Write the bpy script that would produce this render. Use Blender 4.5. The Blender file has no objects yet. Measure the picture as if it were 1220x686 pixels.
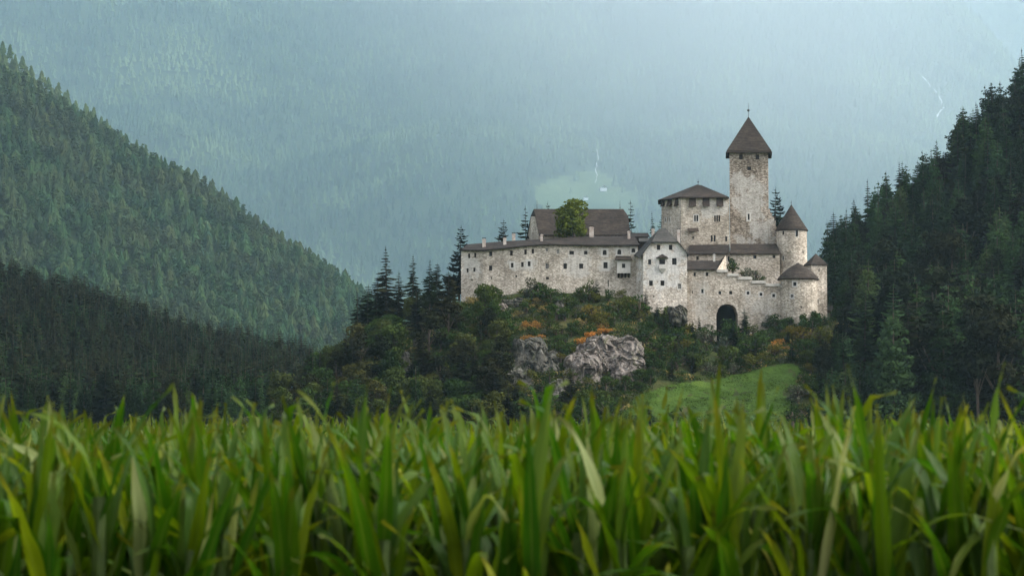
import bpy, bmesh, math, random
import numpy as np
from mathutils import Vector, noise as mnoise
R = math.radians
C = bpy.context.scene.collection
sc = bpy.context.scene

# ------------------------------------------------------------------ camera, world, sun, exposure
FP = 2400.0                       # focal length in photo pixels (photo is 1220 px wide)
EYE = 2.12
PITCH = math.atan(157 / FP)
cam_d = bpy.data.cameras.new('camera'); cam = bpy.data.objects.new('camera', cam_d); C.objects.link(cam)
cam.location = (0, 0, EYE); cam.rotation_euler = (math.pi / 2 + PITCH, 0, 0)
cam_d.lens = FP / 1220 * 36; cam_d.sensor_width = 36
cam_d.clip_start = 0.1; cam_d.clip_end = 60000
cam_d.dof.use_dof = True; cam_d.dof.focus_distance = 480; cam_d.dof.aperture_fstop = 3.6
sc.camera = cam

SUN_TO = Vector((0.78, -0.05, 0.85)).normalized()
w = bpy.data.worlds.new('World'); sc.world = w; w.use_nodes = True
nt = w.node_tree; nt.nodes.clear()
wo = nt.nodes.new('ShaderNodeOutputWorld'); bg = nt.nodes.new('ShaderNodeBackground')
sky = nt.nodes.new('ShaderNodeTexSky'); sky.sky_type = 'NISHITA'; sky.sun_disc = False
sky.sun_elevation = math.asin(SUN_TO.z); sky.sun_rotation = math.atan2(SUN_TO.x, SUN_TO.y)
sky.dust_density = 4.0; sky.ozone_density = 1.0; sky.air_density = 1.0
hs = nt.nodes.new('ShaderNodeHueSaturation'); hs.inputs['Saturation'].default_value = 0.33
nt.links.new(sky.outputs[0], hs.inputs['Color']); nt.links.new(hs.outputs[0], bg.inputs[0])
bg.inputs[1].default_value = 0.15
nt.links.new(bg.outputs[0], wo.inputs[0])
sd = bpy.data.lights.new('sun', 'SUN'); so = bpy.data.objects.new('sun', sd); C.objects.link(so)
sd.energy = 1.5; sd.angle = R(40); sd.color = (1.0, 0.96, 0.90)
so.rotation_euler = SUN_TO.to_track_quat('Z', 'Y').to_euler(); so.location = (300, 0, 400)
sc.view_settings.view_transform = 'Standard'; sc.view_settings.look = 'None'
sc.view_settings.gamma = 1; sc.view_settings.use_curve_mapping = False
sc.view_settings.exposure = 1.6
sc.cycles.max_bounces = 6; sc.cycles.transparent_max_bounces = 8; sc.cycles.volume_bounces = 1
sc.cycles.diffuse_bounces = 3
HAZE_DENSITY = 5.0e-5
HAZE_COLOR = (0.565, 0.79, 0.93)
HAZE_G = 0.45

# ------------------------------------------------------------------ geometry helpers
def ray(px, py):
    u = (px - 610) / FP; v = (343 - py) / FP
    return Vector((u, math.cos(PITCH) - v * math.sin(PITCH), math.sin(PITCH) + v * math.cos(PITCH)))
def P(px, py, Y):
    d = ray(px, py); t = Y / d.y
    return Vector((d.x * t, Y, EYE + d.z * t))
def proj(x, y, z):
    z -= EYE
    f = y * math.cos(PITCH) + z * math.sin(PITCH); up = -y * math.sin(PITCH) + z * math.cos(PITCH)
    return 610 + FP * x / f, 343 - FP * up / f

LOC = {}
def empty(name, loc, label=None, cat=None, group=None, rz=0):
    o = bpy.data.objects.new(name, None); C.objects.link(o); o.location = loc; o.rotation_euler = (0, 0, rz)
    o.empty_display_size = 0.5
    LOC[o.name] = Vector(loc)
    tag(o, label, cat, group); return o
def tag(o, label=None, cat=None, group=None, kind=None):
    if label: o['label'] = label
    if cat: o['category'] = cat
    if group: o['group'] = group
    if kind: o['kind'] = kind
    return o
class MB:
    def __init__(s): s.v = []; s.f = []; s.uv = None
    def add(s, vs, fs):
        b = len(s.v); s.v += [tuple(v) for v in vs]; s.f += [tuple(i + b for i in f) for f in fs]
    def quad(s, a, b, c, d): s.add([a, b, c, d], [(0, 1, 2, 3)])
    def box(s, c, size, rz=0, taper=1.0):
        x, y, z = [k / 2 for k in size]; cs, sn = math.cos(rz), math.sin(rz); vs = []
        for dz in (-z, z):
            k = taper if dz > 0 else 1
            for dx, dy in ((-x, -y), (x, -y), (x, y), (-x, y)):
                dx2, dy2 = dx * k, dy * k
                vs.append((c[0] + dx2 * cs - dy2 * sn, c[1] + dx2 * sn + dy2 * cs, c[2] + dz))
        s.add(vs, [(0, 3, 2, 1), (4, 5, 6, 7), (0, 1, 5, 4), (1, 2, 6, 5), (2, 3, 7, 6), (3, 0, 4, 7)])
    def tube(s, p0, p1, r0, r1, n=7):
        p0 = Vector(p0); p1 = Vector(p1); d = (p1 - p0).normalized()
        a = d.orthogonal().normalized(); b = d.cross(a); vs = []
        for p, r in ((p0, r0), (p1, r1)):
            for i in range(n):
                t = 2 * math.pi * i / n; vs.append(p + (a * math.cos(t) + b * math.sin(t)) * r)
        s.add(vs, [(i, (i + 1) % n, n + (i + 1) % n, n + i) for i in range(n)] + [tuple(range(n))[::-1], tuple(range(n, 2 * n))])
    def lathe(s, c, prof, n=28):
        vs = []
        for r, z in prof:
            for i in range(n):
                t = 2 * math.pi * i / n; vs.append((c[0] + r * math.cos(t), c[1] + r * math.sin(t), z))
        fs = []
        for k in range(len(prof) - 1):
            for i in range(n):
                j = (i + 1) % n; fs.append((k * n + i, k * n + j, (k + 1) * n + j, (k + 1) * n + i))
        fs.append(tuple(range(n))[::-1]); fs.append(tuple(range((len(prof) - 1) * n, len(prof) * n)))
        s.add(vs, fs)
    def slab(s, faces, th=0.22):
        """roof faces given as lists of points (one shared outline); thickness goes straight down"""
        key = {}; vs = []; fs = []
        for f in faces:
            idx = []
            for p in f:
                k = tuple(round(q, 3) for q in p)
                if k not in key: key[k] = len(vs); vs.append(tuple(p))
                idx.append(key[k])
            fs.append(tuple(idx))
        n = len(vs); edges = {}
        for f in fs:
            for i in range(len(f)):
                e = (f[i], f[(i + 1) % len(f)]); edges[e] = edges.get(e, 0) + 1
        out = list(fs) + [tuple(i + n for i in f[::-1]) for f in fs]
        for (a, b) in edges:
            if (b, a) not in edges: out.append((b, a, a + n, b + n))
        s.add(vs + [(x, y, z - th) for x, y, z in vs], out)
    def build(s, name, mat, parent=None, smooth=False):
        off = Vector((0, 0, 0)); p = parent
        while p is not None: off += p.location; p = p.parent
        m = bpy.data.meshes.new(name)
        v = np.array(s.v, dtype=float) - np.array(off)
        m.from_pydata(v.tolist(), [], s.f)
        if smooth: m.polygons.foreach_set('use_smooth', [True] * len(m.polygons))
        m.materials.append(mat); m.update()
        o = bpy.data.objects.new(name, m); C.objects.link(o); o.parent = parent
        return o

# ------------------------------------------------------------------ materials
def new_mat(name):
    m = bpy.data.materials.new(name); m.use_nodes = True; t = m.node_tree; t.nodes.clear()
    out = t.nodes.new('ShaderNodeOutputMaterial'); return m, t, out
def N(t, kind, **kw):
    n = t.nodes.new(kind)
    for k, v in kw.items():
        if k in n.inputs: n.inputs[k].default_value = v
        else: setattr(n, k, v)
    return n
def ramp(t, stops):
    n = t.nodes.new('ShaderNodeValToRGB'); e = n.color_ramp.elements
    while len(e) < len(stops): e.new(0.5)
    for i, (p, c) in enumerate(stops):
        e[i].position = p; e[i].color = (*c, 1) if len(c) == 3 else c
    return n
def mix(t, a, b, f, mode='MIX'):
    n = t.nodes.new('ShaderNodeMix'); n.data_type = 'RGBA'; n.blend_type = mode
    for sock, val in ((n.inputs[0], f), (n.inputs[6], a), (n.inputs[7], b)):
        if hasattr(val, 'is_output') or isinstance(val, bpy.types.NodeSocket): t.links.new(val, sock)
        elif isinstance(val, tuple): sock.default_value = (*val, 1)
        else: sock.default_value = val
    return n.outputs[2]
def math_n(t, op, a, b=0.0):
    n = t.nodes.new('ShaderNodeMath'); n.operation = op
    for sock, val in ((n.inputs[0], a), (n.inputs[1], b)):
        if isinstance(val, bpy.types.NodeSocket): t.links.new(val, sock)
        else: sock.default_value = val
    return n.outputs[0]
def pos_scaled(t, s=(1, 1, 1)):
    g = t.nodes.new('ShaderNodeNewGeometry'); m = t.nodes.new('ShaderNodeMapping'); m.inputs['Scale'].default_value = s
    t.links.new(g.outputs['Position'], m.inputs['Vector']); return m.outputs[0]
def noise_n(t, vec, scale, detail=4, rough=0.55):
    n = N(t, 'ShaderNodeTexNoise'); n.inputs['Scale'].default_value = scale; n.inputs['Detail'].default_value = detail
    n.inputs['Roughness'].default_value = rough; t.links.new(vec, n.inputs['Vector']); return n.outputs['Fac']
def principled(t, out, color, rough=0.85, spec=0.2, bump=None, bstr=0.5, bdist=0.1):
    b = t.nodes.new('ShaderNodeBsdfPrincipled'); b.inputs['Roughness'].default_value = rough
    b.inputs['Specular IOR Level'].default_value = spec
    if isinstance(color, tuple): b.inputs['Base Color'].default_value = (*color, 1)
    else: t.links.new(color, b.inputs['Base Color'])
    if bump is not None:
        bn = t.nodes.new('ShaderNodeBump'); bn.inputs['Strength'].default_value = bstr; bn.inputs['Distance'].default_value = bdist
        t.links.new(bump, bn.inputs['Height']); t.links.new(bn.outputs[0], b.inputs['Normal'])
    t.links.new(b.outputs[0], out.inputs[0]); return b

def stone_mat(name, lo, mid, hi, patches=(), patch_col=(0.50, 0.47, 0.42), edge=0.30, stain=0.5, speckle=.8):
    """rubble masonry; patches = plaster remains as (X, Z, rx, rz) in metres"""
    m, t, out = new_mat(name)
    v = pos_scaled(t, (1, 1, 1.9))
    dn = N(t, 'ShaderNodeTexNoise', Scale=1.1, Detail=3.0)
    t.links.new(v, dn.inputs['Vector'])
    vv = t.nodes.new('ShaderNodeVectorMath'); vv.operation = 'MULTIPLY_ADD'
    t.links.new(dn.outputs['Color'], vv.inputs[0]); vv.inputs[1].default_value = (.35, .35, .35); t.links.new(v, vv.inputs[2])
    vo = N(t, 'ShaderNodeTexVoronoi', Scale=2.5); t.links.new(vv.outputs[0], vo.inputs['Vector'])
    sepc = t.nodes.new('ShaderNodeSeparateColor'); t.links.new(vo.outputs['Color'], sepc.inputs[0])
    cr = ramp(t, [(0.0, lo), (0.45, mid), (0.9, hi), (1.0, tuple(min(1, c * 1.25) for c in hi))])
    t.links.new(sepc.outputs[0], cr.inputs[0])
    big = noise_n(t, pos_scaled(t, (0.16, 0.16, 0.22)), 1.0, 5, .6)
    bigr = ramp(t, [(0.34, (0.62, 0.60, 0.57)), (0.6, (1.06, 1.05, 1.04))]); t.links.new(big, bigr.inputs[0])
    col = mix(t, cr.outputs[0], bigr.outputs[0], 1.0, 'MULTIPLY')
    # rain streaks: long noise along z
    st = noise_n(t, pos_scaled(t, (1.3, 1.3, 0.13)), 1.0, 4, .6)
    str_ = ramp(t, [(0.36, (0.60, 0.58, 0.55)), (0.56, (1, 1, 1))]); t.links.new(st, str_.inputs[0])
    col = mix(t, col, str_.outputs[0], stain, 'MULTIPLY')
    fine = noise_n(t, pos_scaled(t), 5.0, 4, .7)
    fr = ramp(t, [(0.3, (0.64, 0.63, 0.62)), (0.65, (1.18, 1.18, 1.18))]); t.links.new(fine, fr.inputs[0])
    col = mix(t, col, fr.outputs[0], 0.8, 'MULTIPLY')
    height = math_n(t, 'ADD', vo.outputs['Distance'], math_n(t, 'MULTIPLY', fine, 0.8))
    col = mix(t, col, (1.48, 1.43, 1.37), 1.0, 'MULTIPLY')
    if patches:
        g = t.nodes.new('ShaderNodeNewGeometry'); sp = t.nodes.new('ShaderNodeSeparateXYZ'); t.links.new(g.outputs['Position'], sp.inputs[0])
        acc = None
        for (x, z, rx, rz) in patches:
            a = math_n(t, 'DIVIDE', math_n(t, 'SUBTRACT', sp.outputs[0], x), rx)
            b = math_n(t, 'DIVIDE', math_n(t, 'SUBTRACT', sp.outputs[2], z), rz)
            d = math_n(t, 'SUBTRACT', 1.0, math_n(t, 'SQRT', math_n(t, 'ADD', math_n(t, 'POWER', math_n(t, 'ABSOLUTE', a), 2.6), math_n(t, 'POWER', math_n(t, 'ABSOLUTE', b), 2.6))))
            acc = d if acc is None else math_n(t, 'MAXIMUM', acc, d)
        pn = noise_n(t, pos_scaled(t), 0.42, 7, .72)
        msk = math_n(t, 'ADD', acc, math_n(t, 'MULTIPLY', math_n(t, 'SUBTRACT', pn, 0.52), 4.2))
        mr = ramp(t, [(0.02, (0, 0, 0)), (0.02 + edge * 1.1, (1, 1, 1))]); t.links.new(msk, mr.inputs[0])
        sr = ramp(t, [(0.0, (0.66, 0.64, 0.61)), (0.3, (.95, .94, .93)), (1.0, (1.15, 1.14, 1.12))]); t.links.new(sepc.outputs[0], sr.inputs[0])
        pc = mix(t, mix(t, patch_col, sr.outputs[0], speckle, 'MULTIPLY'), fr.outputs[0], 0.6, 'MULTIPLY')
        pc = mix(t, pc, str_.outputs[0], 0.45, 'MULTIPLY')
        col = mix(t, col, pc, math_n(t, 'MULTIPLY', mr.outputs[0], .78))
    principled(t, out, col, 0.92, 0.1, height, 0.6, 0.09)
    return m

def roof_mat(name, a, b, lichen=(0.16, 0.13, 0.09)):
    m, t, out = new_mat(name)
    v = pos_scaled(t, (1.5, 1.5, 6.0))
    vo = N(t, 'ShaderNodeTexVoronoi', Scale=1.6); t.links.new(v, vo.inputs['Vector'])
    sp = t.nodes.new('ShaderNodeSeparateColor'); t.links.new(vo.outputs['Color'], sp.inputs[0])
    col = mix(t, a, b, sp.outputs[0])
    big = noise_n(t, pos_scaled(t), 0.35, 5, .65)
    rr = ramp(t, [(0.35, (0.7, 0.7, 0.7)), (0.65, (1.25, 1.2, 1.15))]); t.links.new(big, rr.inputs[0])
    col = mix(t, col, rr.outputs[0], 0.8, 'MULTIPLY')
    ln = noise_n(t, pos_scaled(t), 1.6, 5, .7)
    lr = ramp(t, [(0.60, (0, 0, 0)), (0.72, (1, 1, 1))]); t.links.new(ln, lr.inputs[0])
    col = mix(t, col, lichen, math_n(t, 'MULTIPLY', lr.outputs[0], 0.5))
    sw = noise_n(t, pos_scaled(t, (2, 2, 5)), 1.5, 4, .7)
    rw = noise_n(t, pos_scaled(t, (.35, .35, 4.2)), 1.0, 2, .5); rwr = ramp(t, [(0.38, (0.66, 0.66, 0.66)), (0.6, (1.22, 1.2, 1.18))]); t.links.new(rw, rwr.inputs[0])
    col = mix(t, col, rwr.outputs[0], 0.8, 'MULTIPLY')
    principled(t, out, col, 0.9, 0.08, sw, 0.6, 0.08); return m

def simple_mat(name, a, b=None, scale=1.0, rough=0.8, spec=0.25, bstr=0.3):
    m, t, out = new_mat(name)
    b = b or tuple(c * 0.7 for c in a)
    n = noise_n(t, pos_scaled(t), scale, 5, .65)
    rr = ramp(t, [(0.3, b), (0.7, a)]); t.links.new(n, rr.inputs[0])
    principled(t, out, rr.outputs[0], rough, spec, n, bstr, 0.05); return m

def leaf_mat(name, cols, noise_scale=0.35, transl=0.25, world_scale=0.02, rough=0.65, tint2=None):
    """cols: colours spread over the individuals by their own random number"""
    m, t, out = new_mat(name)
    oi = t.nodes.new('ShaderNodeObjectInfo')
    k = len(cols); cr = ramp(t, [(i / max(1, k - 1), c) for i, c in enumerate(cols)])
    t.links.new(oi.outputs['Random'], cr.inputs[0])
    n = noise_n(t, pos_scaled(t), noise_scale, 3, .6)
    rr = ramp(t, [(0.3, (0.62, 0.66, 0.7)), (0.7, (1.35, 1.3, 1.1))]); t.links.new(n, rr.inputs[0])
    col = mix(t, cr.outputs[0], rr.outputs[0], 0.85, 'MULTIPLY')
    if tint2:
        n2 = noise_n(t, pos_scaled(t), world_scale, 4, .6)
        r2 = ramp(t, [(0.46, (0, 0, 0)), (0.62, (1, 1, 1))]); t.links.new(n2, r2.inputs[0])
        col = mix(t, col, tint2, math_n(t, 'MULTIPLY', r2.outputs[0], 0.6))
    d = t.nodes.new('ShaderNodeBsdfPrincipled'); d.inputs['Roughness'].default_value = .9; d.inputs['Specular IOR Level'].default_value = 0.03
    t.links.new(col, d.inputs['Base Color'])
    tr = t.nodes.new('ShaderNodeBsdfTranslucent'); t.links.new(col, tr.inputs[0])
    ms = t.nodes.new('ShaderNodeMixShader'); ms.inputs[0].default_value = transl
    t.links.new(d.outputs[0], ms.inputs[1]); t.links.new(tr.outputs[0], ms.inputs[2]); t.links.new(ms.outputs[0], out.inputs[0])
    return m

def W2(px, py, Y): p = P(px, py, Y); return p.x, p.z
def patch(px0, px1, py0, py1, Y):
    a = P(px0, py1, Y); b = P(px1, py0, Y)
    return ((a.x + b.x) / 2, (a.z + b.z) / 2, (b.x - a.x) / 2, (b.z - a.z) / 2)

M = {}
M['keep'] = stone_mat('keep masonry', (0.10, 0.085, 0.068), (0.19, 0.165, 0.138), (0.32, 0.29, 0.25),
    [patch(868, 900, 204, 235, 492), patch(880, 912, 214, 262, 492), patch(868, 885, 232, 250, 492), patch(888, 926, 255, 294, 492), patch(870, 890, 275, 292, 492)], (0.46, 0.435, 0.39), .25)
M['palace'] = stone_mat('palace masonry', (0.20, 0.18, 0.15), (0.31, 0.28, 0.24), (0.39, 0.36, 0.31),
    [patch(834, 861, 238, 263, 489), patch(858, 868, 240, 255, 489)], (0.55, 0.52, 0.47), .2)
M['wing'] = stone_mat('residential wing masonry', (0.22, 0.20, 0.17), (0.34, 0.31, 0.27), (0.45, 0.42, 0.37),
    [patch(550, 575, 298, 330, 482), patch(668, 706, 293, 335, 480), patch(712, 729, 292, 308, 480), patch(712, 731, 308, 325, 480), patch(729, 757, 292, 305, 480), patch(604, 640, 308, 325, 480)], (0.53, 0.50, 0.45), .35)
M['house'] = stone_mat('gabled house plaster and stone', (0.24, 0.21, 0.18), (0.38, 0.35, 0.31), (0.50, 0.47, 0.42),
    [patch(760, 822, 282, 348, 474), patch(764, 812, 285, 345, 474)], (0.68, 0.66, 0.62), .3, speckle=.3, stain=.35)
M['curtain'] = stone_mat('curtain wall masonry', (0.20, 0.18, 0.15), (0.32, 0.29, 0.25), (0.42, 0.39, 0.34),
    [patch(820, 850, 325, 395, 476), patch(880, 930, 345, 385, 476)], (0.44, 0.41, 0.36), .6)
M['round'] = stone_mat('round tower masonry', (0.19, 0.17, 0.14), (0.30, 0.275, 0.235), (0.41, 0.38, 0.33), stain=.6)
M['upper'] = stone_mat('upper wall masonry', (0.21, 0.19, 0.16), (0.32, 0.29, 0.25), (0.44, 0.41, 0.36))
M['plaster'] = simple_mat('pale plaster', (0.60, 0.57, 0.52), (0.44, 0.41, 0.36), 1.2, .9, .1)
M['coping'] = simple_mat('coping stone', (0.55, 0.52, 0.46), (0.35, 0.32, 0.28), 1.0, .9, .1)
M['chimney'] = simple_mat('chimney render', (0.58, 0.53, 0.47), (0.30, 0.22, 0.18), 1.3, .9, .1)
M['roof'] = roof_mat('wooden shingles', (0.024, 0.020, 0.017), (0.050, 0.041, 0.034), (0.070, 0.058, 0.044))
M['roof_dark'] = roof_mat('dark wooden shingles', (0.020, 0.017, 0.015), (0.040, 0.034, 0.030), (0.06, 0.05, 0.035))
M['roof_grey'] = roof_mat('grey slate shingles', (0.034, 0.034, 0.031), (0.062, 0.060, 0.056), (0.085, 0.08, 0.055))
M['wood'] = simple_mat('dark weathered wood', (0.06, 0.043, 0.032), (0.025, 0.018, 0.014), 1.5, .8)
M['glass'] = simple_mat('dark window glass', (0.012, 0.012, 0.012), (0.007, 0.007, 0.007), 1.0, .35, .25, 0)
M['gate'] = simple_mat('painted archway shade', (0.015, 0.011, 0.009), (0.008, 0.006, 0.005), 1.5, .9, .1)  # near-black colour stands in for the shade deep inside the archway
M['metal'] = simple_mat('dark iron', (0.05, 0.05, 0.05), (0.03, 0.03, 0.03), 1, .5, .5)
M['bark'] = simple_mat('bark', (0.10, 0.075, 0.055), (0.05, 0.038, 0.03), 2.0, .9, .1, .6)
M['white'] = simple_mat('white house render', (0.8, 0.8, 0.78), (0.7, 0.7, 0.68), .3, .8)
M['foam'] = simple_mat('white water', (0.62, 0.65, 0.68), (0.2, 0.24, 0.22), .012, .5)
M['cut_rock'] = simple_mat('far pale rock', (0.62, 0.62, 0.62), (0.3, 0.3, 0.3), .06, .9)

# ------------------------------------------------------------------ terrain
def interp(pts, x):
    return float(np.interp(x, [p[0] for p in pts], [p[1] for p in pts]))
def fbm(x, y, s, seed=0.0, o=4):
    return mnoise.fractal(Vector((x / s + seed, y / s - seed * .7, seed * 1.3)), 1.0, 2.0, o)
def profile(pts, Y):      # photo silhouette points -> (X, Z) at depth Y
    q = [P(a, b, Y) for a, b in pts]; return [(p.x, p.z) for p in q]
class Hill:
    def __init__(s, prof, F, amp, scale, seed, amp2=0):
        s.prof, s.F, s.amp, s.scale, s.seed, s.amp2 = prof, F, amp, scale, seed, amp2
    def h(s, x, y):
        f = interp(s.F, y); z = interp(s.prof, x) * f
        k = min(1, max(0, f * 3))
        z += s.amp * fbm(x, y, s.scale, s.seed) * k
        if s.amp2: z += s.amp2 * (1 - 2 * abs(mnoise.noise(Vector((x / (s.scale * .9) + s.seed, y / (s.scale * 3) , 0))))) * k
        return z if f > 0 else -3.0
    def sheet(s, name, x0, x1, y0, y1, nx, ny, mat, dz=0):
        mb = MB(); xs = np.linspace(x0, x1, nx); ys = np.linspace(y0, y1, ny)
        for y in ys:
            for x in xs: mb.v.append((x, y, s.h(x, y) + dz))
        for j in range(ny - 1):
            for i in range(nx - 1):
                a = j * nx + i; mb.f.append((a, a + 1, a + nx + 1, a + nx))
        o = mb.build(name, mat, smooth=True); tag(o, kind='structure'); return o
def hit(hill, px, py, y0=400, y1=700, st=0.5):
    d = ray(px, py); y = y0
    while y < y1:
        t = y / d.y; x = d.x * t; z = EYE + d.z * t
        if hill.h(x, y) >= z: return Vector((x, y, hill.h(x, y)))
        y += st
    return None

def ground_mat(name, cols, s1, s2, tint=None, bstr=.6, bdist=.4):
    m, t, out = new_mat(name)
    n = noise_n(t, pos_scaled(t), s1, 6, .62)
    rr = ramp(t, [(0.3 + 0.4 * i / (len(cols) - 1), c) for i, c in enumerate(cols)]); t.links.new(n, rr.inputs[0])
    n2 = noise_n(t, pos_scaled(t, (1, 1, .5)), s2, 5, .7)
    r2 = ramp(t, [(0.3, (0.65, 0.65, 0.65)), (0.7, (1.3, 1.3, 1.3))]); t.links.new(n2, r2.inputs[0])
    col = mix(t, rr.outputs[0], r2.outputs[0], 0.8, 'MULTIPLY')
    principled(t, out, col, .95, .05, n2, bstr, bdist); return m
M['floor'] = ground_mat('forest floor', [(0.035, 0.04, 0.02), (0.06, 0.065, 0.028), (0.09, 0.085, 0.04)], .15, 1.2)
M['hillgrass'] = ground_mat('rough hill grass', [(0.018, 0.026, 0.008), (0.034, 0.042, 0.012), (0.065, 0.060, 0.022)], .12, 1.0, bstr=1.0, bdist=.8)
M['meadow'] = ground_mat('meadow grass', [(0.026, 0.050, 0.007), (0.040, 0.074, 0.010), (0.062, 0.096, 0.016)], .11, .9, bstr=1.0, bdist=1.0)
M['farfloor'] = ground_mat('far forest floor', [(0.02, 0.034, 0.016), (0.035, 0.055, 0.024)], .01, .08)
M['farmeadow'] = ground_mat('far meadow', [(0.030, 0.052, 0.024), (0.06, 0.09, 0.036), (0.09, 0.12, 0.05)], .0022, .02)
M['farslope'] = ground_mat('far scree and grass', [(0.035, 0.058, 0.03), (0.06, 0.085, 0.042), (0.14, 0.15, 0.12)], .0009, .007, bdist=30)
M['soil'] = ground_mat('field soil', [(0.06, 0.045, 0.03), (0.09, 0.07, 0.045)], .5, 4)

g = MB(); g.quad((-18000, -300, 0), (18000, -300, 0), (18000, 26000, 0), (-18000, 26000, 0))
tag(g.build('ground', M['meadow']), kind='structure')
g = MB(); g.quad((-60, -6, .004), (60, -6, .004), (60, 70, .004), (-60, 70, .004))
tag(g.build('field_soil', M['soil']), kind='structure')

castle_hill = Hill(profile([(150, 514), (330, 500), (380, 462), (430, 425), (480, 395), (520, 372), (549, 362), (600, 353), (640, 350), (700, 352),
    (745, 358), (775, 376), (800, 388), (830, 402), (855, 412), (880, 405), (920, 392), (960, 388), (990, 385), (1015, 395), (1050, 420), (1100, 455), (1180, 510)], 476),
    [(404, 0), (420, .14), (440, .46), (462, .82), (473, 1.0), (500, 1.05), (530, 1.08), (640, 0)], 0.9, 14, 3.3)
castle_hill.sheet('castle_hill', -90, 130, 404, 640, 200, 170, M['hillgrass'])
right_hill = Hill(profile([(900, 505), (930, 440), (955, 352), (985, 342), (1040, 305), (1090, 265), (1130, 235), (1180, 181), (1220, 150), (1320, 80), (1450, 20), (1700, -120)], 600),
    [(405, 0), (440, .10), (600, 1.0), (640, 1.0), (900, .5), (1100, 0)], 3, 40, 8.1)
right_hill.sheet('right_hill', 60, 330, 405, 1100, 90, 130, M['floor'])
dark_hill = Hill(profile([(-400, 250), (-200, 300), (0, 348), (60, 365), (120, 385), (200, 411), (260, 425), (330, 440), (400, 460), (480, 500)], 780),
    [(520, 0), (560, .12), (780, 1.0), (820, 1.0), (1000, 0)], 2, 40, 5.5)
dark_hill.sheet('near_left_hill', -340, 0, 520, 1000, 90, 90, M['floor'])
left_hill = Hill(profile([(-500, -180), (-200, -15), (0, 100), (60, 135), (150, 200), (220, 237), (310, 288), (400, 342), (440, 368), (500, 410), (620, 500)], 2200),
    [(1400, 0), (2200, 1.0), (2260, 1.0), (2800, 0)], 15, 170, 1.7, 10)
left_hill.sheet('left_hill', -1060, 60, 1400, 2800, 120, 120, M['farfloor'])
behind_hill = Hill(profile([(-500, -250), (-200, -70), (0, 62), (60, 105), (110, 145), (160, 183), (210, 220), (300, 300), (420, 380), (600, 500)], 2900),
    [(2300, 0), (2900, 1.0), (3500, 0)], 12, 200, 9.4)
behind_hill.sheet('left_hill_beyond', -1500, 120, 2300, 3500, 80, 60, M['farfloor'])
far_hill = Hill(profile([(-900, -420), (-300, -330), (0, -230), (300, -120), (430, -115), (620, -150), (800, -150), (950, -110), (1060, -40), (1150, 40), (1250, 140), (1400, 300)], 13200),
    [(8200, 0), (10200, .36), (10800, .40), (13200, 1.0), (14600, .9), (17400, .2)], 170, 1800, 2.2, 150)
far_hill.sheet('far_mountain', -7400, 3980, 8200, 17400, 240, 210, M['farfloor'])
last_hill = Hill(profile([(-1200, -200), (0, -260), (600, -300), (900, -320), (1200, -380), (2400, -500)], 20500),
    [(12600, 0), (20500, 1.0), (21500, 1.0)], 300, 2900, 6.2, 240)
last_hill.sheet('farthest_mountain', -8400, 9200, 12600, 21500, 230, 190, M['farslope'])

# meadow on the castle hill (between rocks and the right wood), one sheet 5 cm above the hill
def poly_in(p, poly):
    x, y = p; c = False; j = len(poly) - 1
    for i in range(len(poly)):
        xi, yi = poly[i]; xj, yj = poly[j]
        if (yi > y) != (yj > y) and x < (xj - xi) * (y - yi) / (yj - yi) + xi: c = not c
        j = i
    return c
MEADOW = [(690, 530), (735, 495), (762, 468), (800, 456), (850, 451), (888, 444), (915, 436), (948, 431), (957, 442), (950, 470), (938, 500), (930, 530)]
mb = MB(); idx = {}
xs = np.arange(15, 80, .8); ys = np.arange(405, 470, .8)
for j, y in enumerate(ys):
    for i, x in enumerate(xs):
        z = castle_hill.h(x, y); 
        if poly_in(proj(x, y, z), MEADOW) or y < 412:
            idx[(i, j)] = len(mb.v); mb.v.append((x, y, z + .10 + .25 * fbm(x, y, 3.0, 4.4)))
for (i, j) in list(idx):
    if (i + 1, j) in idx and (i, j + 1) in idx and (i + 1, j + 1) in idx:
        mb.f.append((idx[(i, j)], idx[(i + 1, j)], idx[(i + 1, j + 1)], idx[(i, j + 1)]))
tag(mb.build('meadow', M['meadow'], smooth=True), kind='structure')

# far meadow terrace with white farmhouses
def far_patch(name, hill, poly, mat, y0, y1, step, dz):
    mb = MB(); idx = {}
    a = [P(p[0], p[1], (y0 + y1) / 2).x for p in poly]
    xs = np.arange(min(a) * 1.2 - 50, max(a) * 1.2 + 50, step); ys = np.arange(y0, y1, step)
    for j, y in enumerate(ys):
        for i, x in enumerate(xs):
            z = hill.h(x, y)
            q_ = proj(x, y, z)
            if poly_in((q_[0] + 26 * fbm(x, y, 260, 3.1), q_[1] + 9 * fbm(x, y, 260, 8.1)), poly): idx[(i, j)] = len(mb.v); mb.v.append((x, y, z + dz))
    for (i, j) in list(idx):
        if (i + 1, j) in idx and (i, j + 1) in idx and (i + 1, j + 1) in idx:
            mb.f.append((idx[(i, j)], idx[(i + 1, j)], idx[(i + 1, j + 1)], idx[(i, j + 1)]))
    o = mb.build(name, mat, smooth=True); tag(o, kind='structure'); return o
FARMEADOW = [(640, 238), (655, 222), (662, 210), (680, 205), (712, 206), (735, 211), (750, 222), (772, 232), (756, 262), (690, 264), (650, 252)]
FARMEADOW2 = [(492, 254), (500, 246), (525, 238), (560, 236), (585, 232), (575, 240), (530, 248)]
far_patch('far_meadow', far_hill, FARMEADOW, M['farmeadow'], 8600, 12800, 30, 6.0)
far_patch('far_clearing', far_hill, FARMEADOW2, M['farmeadow'], 8600, 12800, 30, 6.0)
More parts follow.
